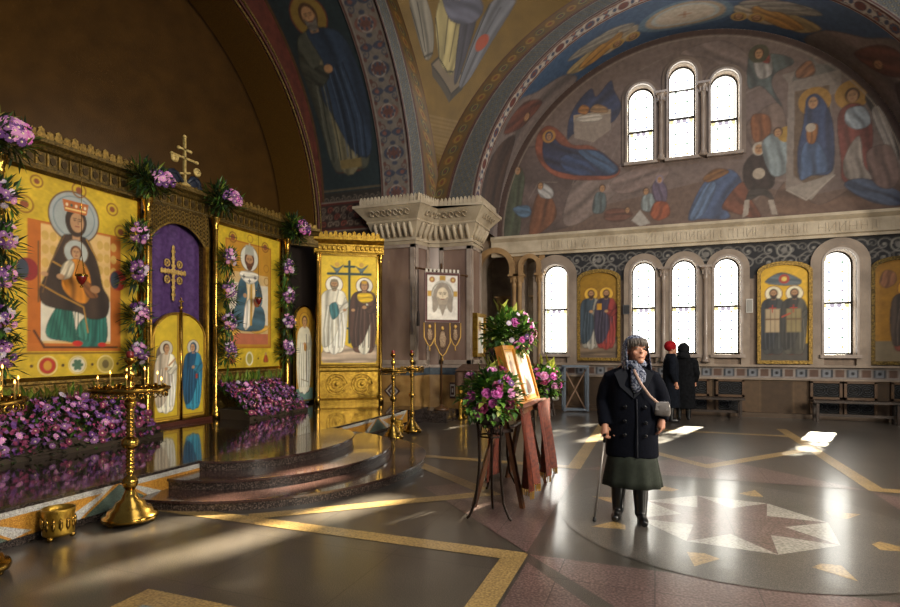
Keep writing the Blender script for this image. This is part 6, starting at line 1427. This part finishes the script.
# ------------------------------------------------------------------ people
SKIN = mat('skin', 'c08a6e', 0.5, color2='b07860', scale=14); COATC = mat('black_wool', '0c0f1a', 0.9, color2='080a12', scale=60, bump=0.3, bump_scale=200, spec=0.12)
def remesh(o, vs, smooth=4):
    m = o.modifiers.new('remesh', 'REMESH'); m.mode = 'VOXEL'; m.voxel_size = vs; m.use_smooth_shade = True
    if smooth: s = o.modifiers.new('smooth', 'SMOOTH'); s.iterations = smooth; s.factor = 0.5
    return o
def Rz(a): return Matrix.Rotation(a, 4, 'Z')
def head_into(b, M):
    """cranium, jaw, nose, lips, brow and ears; face looks along -y in the frame M"""
    K = b.M; b.M = K @ M
    b.ball((0, 0.012, 0.035), (0.076, 0.092, 0.088), 20); b.ball((0, -0.022, -0.035), (0.062, 0.070, 0.078), 18); b.ball((0, -0.060, -0.095), (0.030, 0.026, 0.022), 12)
    b.ball((0, -0.082, -0.015), (0.009, 0.016, 0.026), 10); b.ball((0, -0.097, -0.028), (0.014, 0.015, 0.011), 10); b.ball((0, -0.081, -0.062), (0.022, 0.011, 0.006), 10); b.ball((0, -0.079, -0.072), (0.019, 0.011, 0.006), 10)
    for s in (-1, 1):
        b.ball((s*0.030, -0.078, 0.018), (0.022, 0.010, 0.006), 10); b.ball((s*0.042, -0.062, -0.028), (0.024, 0.022, 0.022), 10); b.ball((s*0.077, 0.012, -0.01), (0.008, 0.018, 0.03), 8)
    b.M = K
def hand_into(b, wrist, fwd, palm_n, curl=0.6, side=1, L=0.17):
    """palm, four unequal bent fingers and a thumb leaving the side of the palm"""
    w = Vector(wrist); f = Vector(fwd).normalized(); n = Vector(palm_n); n = (n-f*n.dot(f)).normalized(); s = f.cross(n)*side
    b.tube([w-f*0.02, w+f*0.03, w+f*0.075, w+f*0.09], [0.024, 0.032, 0.036, 0.022], 10, 0, True, True, 1.0)
    for k, (o, ln) in enumerate(((0.030, 0.070), (0.011, 0.080), (-0.009, 0.074), (-0.028, 0.058))):
        p = w+f*0.078+s*o; d = f; pts = [p]
        for j, q in enumerate((0.42, 0.33, 0.25)):
            ang = curl*(0.55+0.5*j); d = (f*math.cos(ang*(j+1)*0.6)+n*math.sin(ang*(j+1)*0.6)).normalized(); pts.append(pts[-1]+d*ln*q)
        b.tube(pts, [0.0105, 0.0098, 0.0088, 0.0070], 8)
    p = w+f*0.025+s*0.028; b.tube([p, p+(f*0.5+s*0.75+n*0.25)*0.035, p+(f*0.85+s*0.75+n*0.45)*0.055, p+(f*1.2+s*0.6+n*0.8)*0.06], [0.014, 0.012, 0.0105, 0.008], 8)
def body_mesh(t, hd, arms, legs, h=1.0):
    """one continuous figure: trunk, neck, head, arms with hands, legs with feet"""
    b = MB()
    b.loft([(0.80*h, 0, 0, 0.15, 0.11), (0.92*h, 0, 0, 0.17, 0.125), (1.05*h, 0, 0, 0.15, 0.115), (1.20*h, 0, 0, 0.165, 0.12), (1.30*h, 0, 0.005, 0.15, 0.10), (1.36*h, 0, 0.01, 0.09, 0.07)], 20)
    hp = hd.to_translation(); b.tube([(0, 0.012, 1.30*h), (hp.x*0.6, 0.01+hp.y*0.5, 1.38*h), hp+Vector((0, 0.01, -0.03))], [0.062, 0.052, 0.055], 12)
    head_into(b, hd)
    for pts, rad in legs: b.tube(pts, rad, 12)
    for pts, rad, hand in arms:
        b.tube(pts, rad, 12)
        if hand: hand_into(b, *hand)
    o = b.build('body', [SKIN], t); remesh(o, 0.0065, 2); return o
ELD = thing('person', 'elderly person in dark coat, green skirt and patterned headscarf, walking with a cane', 'person', (-0.19, 5.06, 0))
hd = Matrix.Translation((0.035, -0.03, 1.475)) @ Rz(math.radians(28)) @ Matrix.Rotation(math.radians(-10), 4, 'X') @ Matrix.Scale(1.05, 4)
LW, RW = Vector((-0.217, -0.105, 0.835)), Vector((0.244, -0.06, 0.90))
arms = [([(-0.13, 0.01, 1.27), (-0.17, 0.01, 1.21), (-0.235, 0.03, 1.03), (-0.225, -0.07, 0.88), LW], [0.05, 0.055, 0.045, 0.034, 0.026], (LW, (0.0, -0.25, -1), (0.5, -0.6, 0.1), 1.0, -1)),
        ([(0.13, 0.01, 1.27), (0.17, 0.01, 1.21), (0.245, 0.04, 1.04), (0.25, -0.03, 0.94), RW], [0.05, 0.055, 0.045, 0.034, 0.026], (RW, (-0.1, -0.2, -1), (-0.8, -0.2, 0.1), 0.5, 1))]
legs = [([(-0.085, 0, 0.85), (-0.10, 0.0, 0.48), (-0.115, 0.02, 0.14), (-0.115, 0.01, 0.06)], [0.085, 0.056, 0.038, 0.034]), ([(0.085, 0, 0.85), (0.072, -0.03, 0.48), (0.075, -0.045, 0.14), (0.075, -0.045, 0.06)], [0.085, 0.056, 0.038, 0.034])]
body_mesh(ELD, hd, arms, legs)
# coat: trunk and sleeves grown into one garment
b = MB()
b.loft([(0.555, 0.0, 0.01, 0.222, 0.160), (0.60, 0.0, 0.01, 0.222, 0.160), (0.75, 0, 0.008, 0.216, 0.160), (0.92, 0, 0.0, 0.203, 0.155), (1.05, 0, 0, 0.192, 0.148), (1.18, 0, 0, 0.190, 0.142), (1.26, 0, 0.005, 0.172, 0.125), (1.32, 0, 0.01, 0.13, 0.10), (1.36, 0.005, 0.01, 0.085, 0.08)], 32, 0, True, 2.3)
b.tube([(-0.11, 0.01, 1.265), (-0.172, 0.01, 1.235), (-0.214, 0.02, 1.14), (-0.238, 0.03, 1.03), (-0.228, -0.04, 0.92), (-0.218, -0.09, 0.825)], [0.068, 0.076, 0.073, 0.070, 0.063, 0.056], 16)
b.tube([(0.11, 0.01, 1.265), (0.172, 0.01, 1.235), (0.218, 0.025, 1.14), (0.25, 0.04, 1.04), (0.252, -0.01, 0.96), (0.245, -0.055, 0.885)], [0.068, 0.076, 0.073, 0.070, 0.063, 0.055], 16)
coat = b.build('coat', [COATC], ELD); remesh(coat, 0.012, 5)
COAT2 = mat('black_wool_trim', '10131e', 0.85); BTN = mat('dark_button', '05060a', 0.25)
b = MB()
for s in (-1, 1):   # lapels folded back from the neck, front edge, pocket flaps
    b.prism([(0.0, 0.0), (s*0.11, 0.10), (s*0.16, 0.22), (s*0.075, 0.27), (s*0.03, 0.16)] if s > 0 else [(0.0, 0.0), (-0.03, 0.16), (-0.075, 0.27), (-0.16, 0.22), (-0.11, 0.10)], (0.02, -0.150, 1.07), (1, 0, 0), (0, 0.22, 0.97), 0.012)
b.build('lapel', [COAT2], coat)
b = MB(); b.tube([(0.045, -0.155, 1.07), (0.05, -0.162, 0.9), (0.05, -0.170, 0.7), (0.05, -0.162, 0.565)], 0.006, 6); b.build('front_edge', [COAT2], coat)
for x, z in ((-0.045, 1.00), (0.11, 1.00), (-0.05, 0.88), (0.115, 0.87), (-0.05, 0.76), (0.115, 0.76)):
    b = MB(); b.lathe([(0.016, 0), (0.017, 0.006), (0.012, 0.009), (0.0, 0.008)], (x, -0.152-0.012*(1-abs(x)*5), z), 12, 0, True, (x, -1, 0)); b.build('button', [BTN], coat)
# skirt with folds, boots
b = MB(); P = [(0.305, 0, 0.01, 0.250, 0.19), (0.36, 0, 0.01, 0.244, 0.185), (0.50, 0, 0.005, 0.218, 0.16), (0.66, 0, 0.0, 0.19, 0.14)]
b.loft(P, 64, 0, True, 2.1, 0.045, 11, 0.7); b.build('skirt', [mat('dark_green_wool', '1f261a', 0.85, color2='171d12', scale=30, bump=0.2, bump_scale=150)], ELD)
BOOT = mat('black_leather', '0b0b0c', 0.3, coat=0.3)
for (x, y, dx) in ((-0.115, 0.01, -0.02), (0.075, -0.055, 0.035)):
    b = MB(); b.tube([(x*0.92, y-0.005, 0.42), (x*0.96, y+0.0, 0.32), (x, y+0.01, 0.2), (x, y+0.015, 0.10), (x, y+0.01, 0.055)], [0.070, 0.068, 0.060, 0.052, 0.050], 16)
    b.tube([(x, y+0.055, 0.042), (x+dx*0.3, y-0.02, 0.045), (x+dx*0.8, y-0.10, 0.036), (x+dx, y-0.155, 0.030)], [0.035, 0.042, 0.040, 0.026], 14)
    b.box((x, y+0.045, 0.012), (0.06, 0.06, 0.024)); o = b.build('boot', [BOOT], ELD); remesh(o, 0.009, 3)
# headscarf: shell round the head open at the face, knotted ends at the throat
SCARF = mat('checked_headscarf', '8a8fa0', 0.75, color2='2a3048', scale=55, ramp=(0.46, 0.54), detail=2)
b = MB()
def hood(u, v):     # u round the head from the left edge of the face, v from crown down
    a = math.radians(66)+u*math.radians(228); z = 0.132-0.29*v; r = 0.104*math.sqrt(max(0.02, 1-((z-0.01)/0.128)**2)) if z > 0 else 0.104+0.012*v
    w = 1+0.015*math.sin(u*40)
    return hd @ Vector((r*math.sin(a)*0.98*w, -r*math.cos(a)*1.10*w+0.01, z))
b.grid(hood, list(np.linspace(0, 1, 40)), list(np.linspace(0.02, 1, 18)), 0)
def brow(u, v):
    a = math.radians(-68)+u*math.radians(136); z = 0.132-0.055*v; r = 0.104*math.sqrt(max(0.02, 1-((z-0.01)/0.128)**2))
    return hd @ Vector((r*math.sin(a)*0.98, -r*math.cos(a)*1.08+0.01, z))
b.grid(brow, list(np.linspace(0, 1, 16)), list(np.linspace(0.02, 1, 6)), 0)
sc = b.build('headscarf', [SCARF], ELD); m = sc.modifiers.new('solid', 'SOLIDIFY'); m.thickness = 0.006; m.offset = 1
b = MB(); b.tube([(0.078*math.sin(a)+0.02, -0.015-0.075*math.cos(a), 1.37+0.010*math.sin(3*a)) for a in np.linspace(0, 2*PI, 25)], 0.030, 10); b.ball((0.04, -0.105, 1.33), (0.045, 0.035, 0.045), 12)
b.tube([(0.04, -0.12, 1.32), (0.05, -0.145, 1.25), (0.04, -0.155, 1.17), (0.035, -0.155, 1.12)], [0.045, 0.055, 0.045, 0.015], 10, 0, True, True, 0.4); b.tube([(0.05, -0.12, 1.33), (0.085, -0.14, 1.27), (0.10, -0.145, 1.21)], [0.035, 0.04, 0.015], 10, 0, True, True, 0.4)
b.build('neck_scarf', [SCARF], ELD)
b = MB(); hr = random.Random(3)
for k in range(70):   # grey-brown fringe under the scarf
    a = math.radians(hr.uniform(-66, 66)); p0 = Vector((0.088*math.sin(a), -0.092*math.cos(a)+0.008, 0.088)); p1 = Vector((0.086*math.sin(a)+hr.uniform(-.015, .015), -0.101*math.cos(a)+0.008, 0.038+hr.uniform(-.01, .012)+abs(a)*-0.03))
    b.tube([hd @ p0, hd @ ((p0+p1)/2+Vector((0, -0.012, 0))), hd @ p1], [0.008, 0.007, 0.003], 5)
b.build('hair', [mat('grey_brown_hair', '4a4038', 0.6, color2='6a6058', scale=60)], ELD)
for s in (-1, 1):
    b = MB(); b.ball(hd @ Vector((s*0.031, -0.080, 0.004)), (0.0105, 0.007, 0.006), 10, 0); b.ball(hd @ Vector((s*0.031, -0.0865, 0.004)), (0.005, 0.002, 0.005), 8, 1); b.build('eye', [mat('eye_white', 'c8bcb0', 0.3), mat('eye_dark', '1c1410', 0.3)], ELD)
    b = MB(); b.tube([hd @ Vector((s*0.016, -0.091, 0.021)), hd @ Vector((s*0.032, -0.089, 0.027)), hd @ Vector((s*0.048, -0.078, 0.022))], 0.0035, 5); b.build('eyebrow', [mat('grey_brown_hair', '4a4038')], ELD)
b = MB(); b.tube([hd @ Vector((-0.021, -0.083, -0.067)), hd @ Vector((0, -0.092, -0.066)), hd @ Vector((0.021, -0.083, -0.067))], 0.004, 6); b.build('lips', [mat('lip', '8a4a42', 0.5)], ELD)
# cane, shoulder bag
cn = thing('walking_cane', 'slim metal walking cane with dark handle held by the person in the headscarf', 'cane', (-0.19-0.30, 5.06-0.17, 0))
T0, T1 = Vector((0, 0, 0.0)), Vector((0.085, 0.02, 0.735))
b = MB(); b.tube([T0+Vector((0, 0, 0.02)), T1], 0.0095, 10); b.build('shaft', [mat('cane_metal', 'a09a94', 0.35, 0.6)], cn)
b = MB(); b.tube([T1-Vector((0.003, 0, 0.05)), T1, T1+Vector((0.0, -0.015, 0.02)), T1+Vector((0.0, -0.06, 0.022)), T1+Vector((0, 0.05, 0.015))], 0.0125, 10); b.build('handle', [mat('black_rubber', '141212', 0.6)], cn)
b = MB(); b.lathe([(0.016, 0), (0.016, 0.012), (0.011, 0.04)], n=10); b.build('rubber_foot', [mat('black_rubber', '141212')], cn)
bgt = thing('shoulder_bag', 'small shiny grey shoulder bag with pale strap across the dark coat', 'bag', (-0.19+0.25, 5.06-0.11, 0.93))
b = MB(); b.loft([(0.0, 0, 0, 0.058, 0.030), (0.02, 0, 0, 0.066, 0.036), (0.08, 0, 0, 0.062, 0.034), (0.115, 0, 0, 0.050, 0.022), (0.12, 0, 0, 0.045, 0.015)], 20, 0, True, 3.0); b.build('pouch', [mat('grey_shiny_leather', '7a7470', 0.25, coat=0.5, color2='5a5450', scale=12)], bgt)
b = MB(); b.prism([(-0.055, 0.05), (0.055, 0.05), (0.05, 0.115), (-0.05, 0.115)], (0, -0.034, 0), (1, 0, 0), (0, 0.12, 1), 0.006); b.build('flap', [mat('grey_flap', '8a8480', 0.3, coat=0.4)], bgt)
b = MB(); b.tube([(-0.04, -0.02, 0.11), (-0.10, -0.055, 0.17), (-0.17, -0.068, 0.27), (-0.215, -0.055, 0.36), (-0.235, 0.0, 0.41)], 0.011, 8, 0, True, True, 0.4); b.build('strap', [mat('pale_pink_strap', 'b89888', 0.5)], bgt)

def back_person(label, loc, rz, h, coat_c, hat, coat_len, hood_=False):
    t = thing('person', label, 'person', loc, rz); k = h/1.62
    hd = Matrix.Translation((0, -0.02, 1.475*k)); W = [Vector((s*0.21, -0.06, 0.80*k)) for s in (-1, 1)]
    arms = [([(s*0.15, 0.01, 1.28*k), (s*0.2, 0.01, 1.2*k), (s*0.235, 0.02, 1.0*k), w], [0.05, 0.052, 0.042, 0.026], (w, (0, -0.15, -1), (-s, 0, 0), 0.5, s)) for s, w in zip((-1, 1), W)]
    legs = [([(s*0.085, 0, 0.85*k), (s*0.09, 0, 0.45*k), (s*0.09, 0.01, 0.06)], [0.085, 0.06, 0.042]) for s in (-1, 1)]
    body_mesh(t, hd, arms, legs, k)
    m = mat(coat_c[0], coat_c[1], 0.9, color2=coat_c[2], scale=20, spec=0.1)
    b = MB(); b.loft([(coat_len, 0, 0, 0.23, 0.17), (0.7*k, 0, 0, 0.22, 0.165), (0.95*k, 0, 0, 0.205, 0.15), (1.15*k, 0, 0, 0.205, 0.145), (1.27*k, 0, 0, 0.19, 0.125), (1.34*k, 0, 0.0, 0.12, 0.10), (1.38*k, 0, 0, 0.08, 0.08)], 28, 0, True, 2.3)
    for s in (-1, 1): b.tube([(s*0.13, 0.01, 1.26*k), (s*0.2, 0.01, 1.22*k), (s*0.245, 0.02, 1.0*k), (s*0.215, -0.05, 0.82*k)], [0.08, 0.085, 0.075, 0.06], 14)
    o = b.build('coat', [m], t); remesh(o, 0.014, 5)
    b = MB(); hc = mat(hat[0], hat[1], 0.85, color2=hat[2], scale=25, spec=0.15)
    if hood_: b.ball((0, 0.01, 1.49*k), (0.12, 0.135, 0.145), 16); b.tube([(0, 0.03, 1.30*k), (0, 0.02, 1.42*k)], [0.14, 0.115], 14)
    else: b.ball((0, 0.012, 1.53*k), (0.108, 0.122, 0.112), 16); b.lathe([(0.098, 1.49*k), (0.108, 1.50*k), (0.108, 1.535*k), (0.098, 1.545*k)], (0, 0.008, 0), 18)
    o = b.build('hood' if hood_ else 'knit_hat', [hc], t)
    for s in (-1, 1):
        b = MB(); b.tube([(s*0.09, 0.0, coat_len+0.08), (s*0.09, 0.01, 0.25), (s*0.09, 0.015, 0.06)], [0.075, 0.06, 0.05], 12); b.tube([(s*0.09, 0.05, 0.04), (s*0.09, -0.08, 0.04), (s*0.09, -0.14, 0.03)], [0.036, 0.04, 0.025], 12); o = b.build('boot', [BOOT], t); remesh(o, 0.012, 3)
    return t
back_person('person in red knit hat and long dark coat standing under the three windows', (0.30, 12.02, 0), math.radians(100), 1.63, ('dark_blue_coat', '141820', '0c0f16'), ('red_knit', 'a01820', '7a0e16'), 0.30)
back_person('hooded person in long dark padded coat beside the red-hatted person', (0.56, 12.44, 0), math.radians(175), 1.60, ('dark_padded_coat', '16171a', '0a0b0d'), ('dark_hood', '1a1b1e', '101114'), 0.24, True)
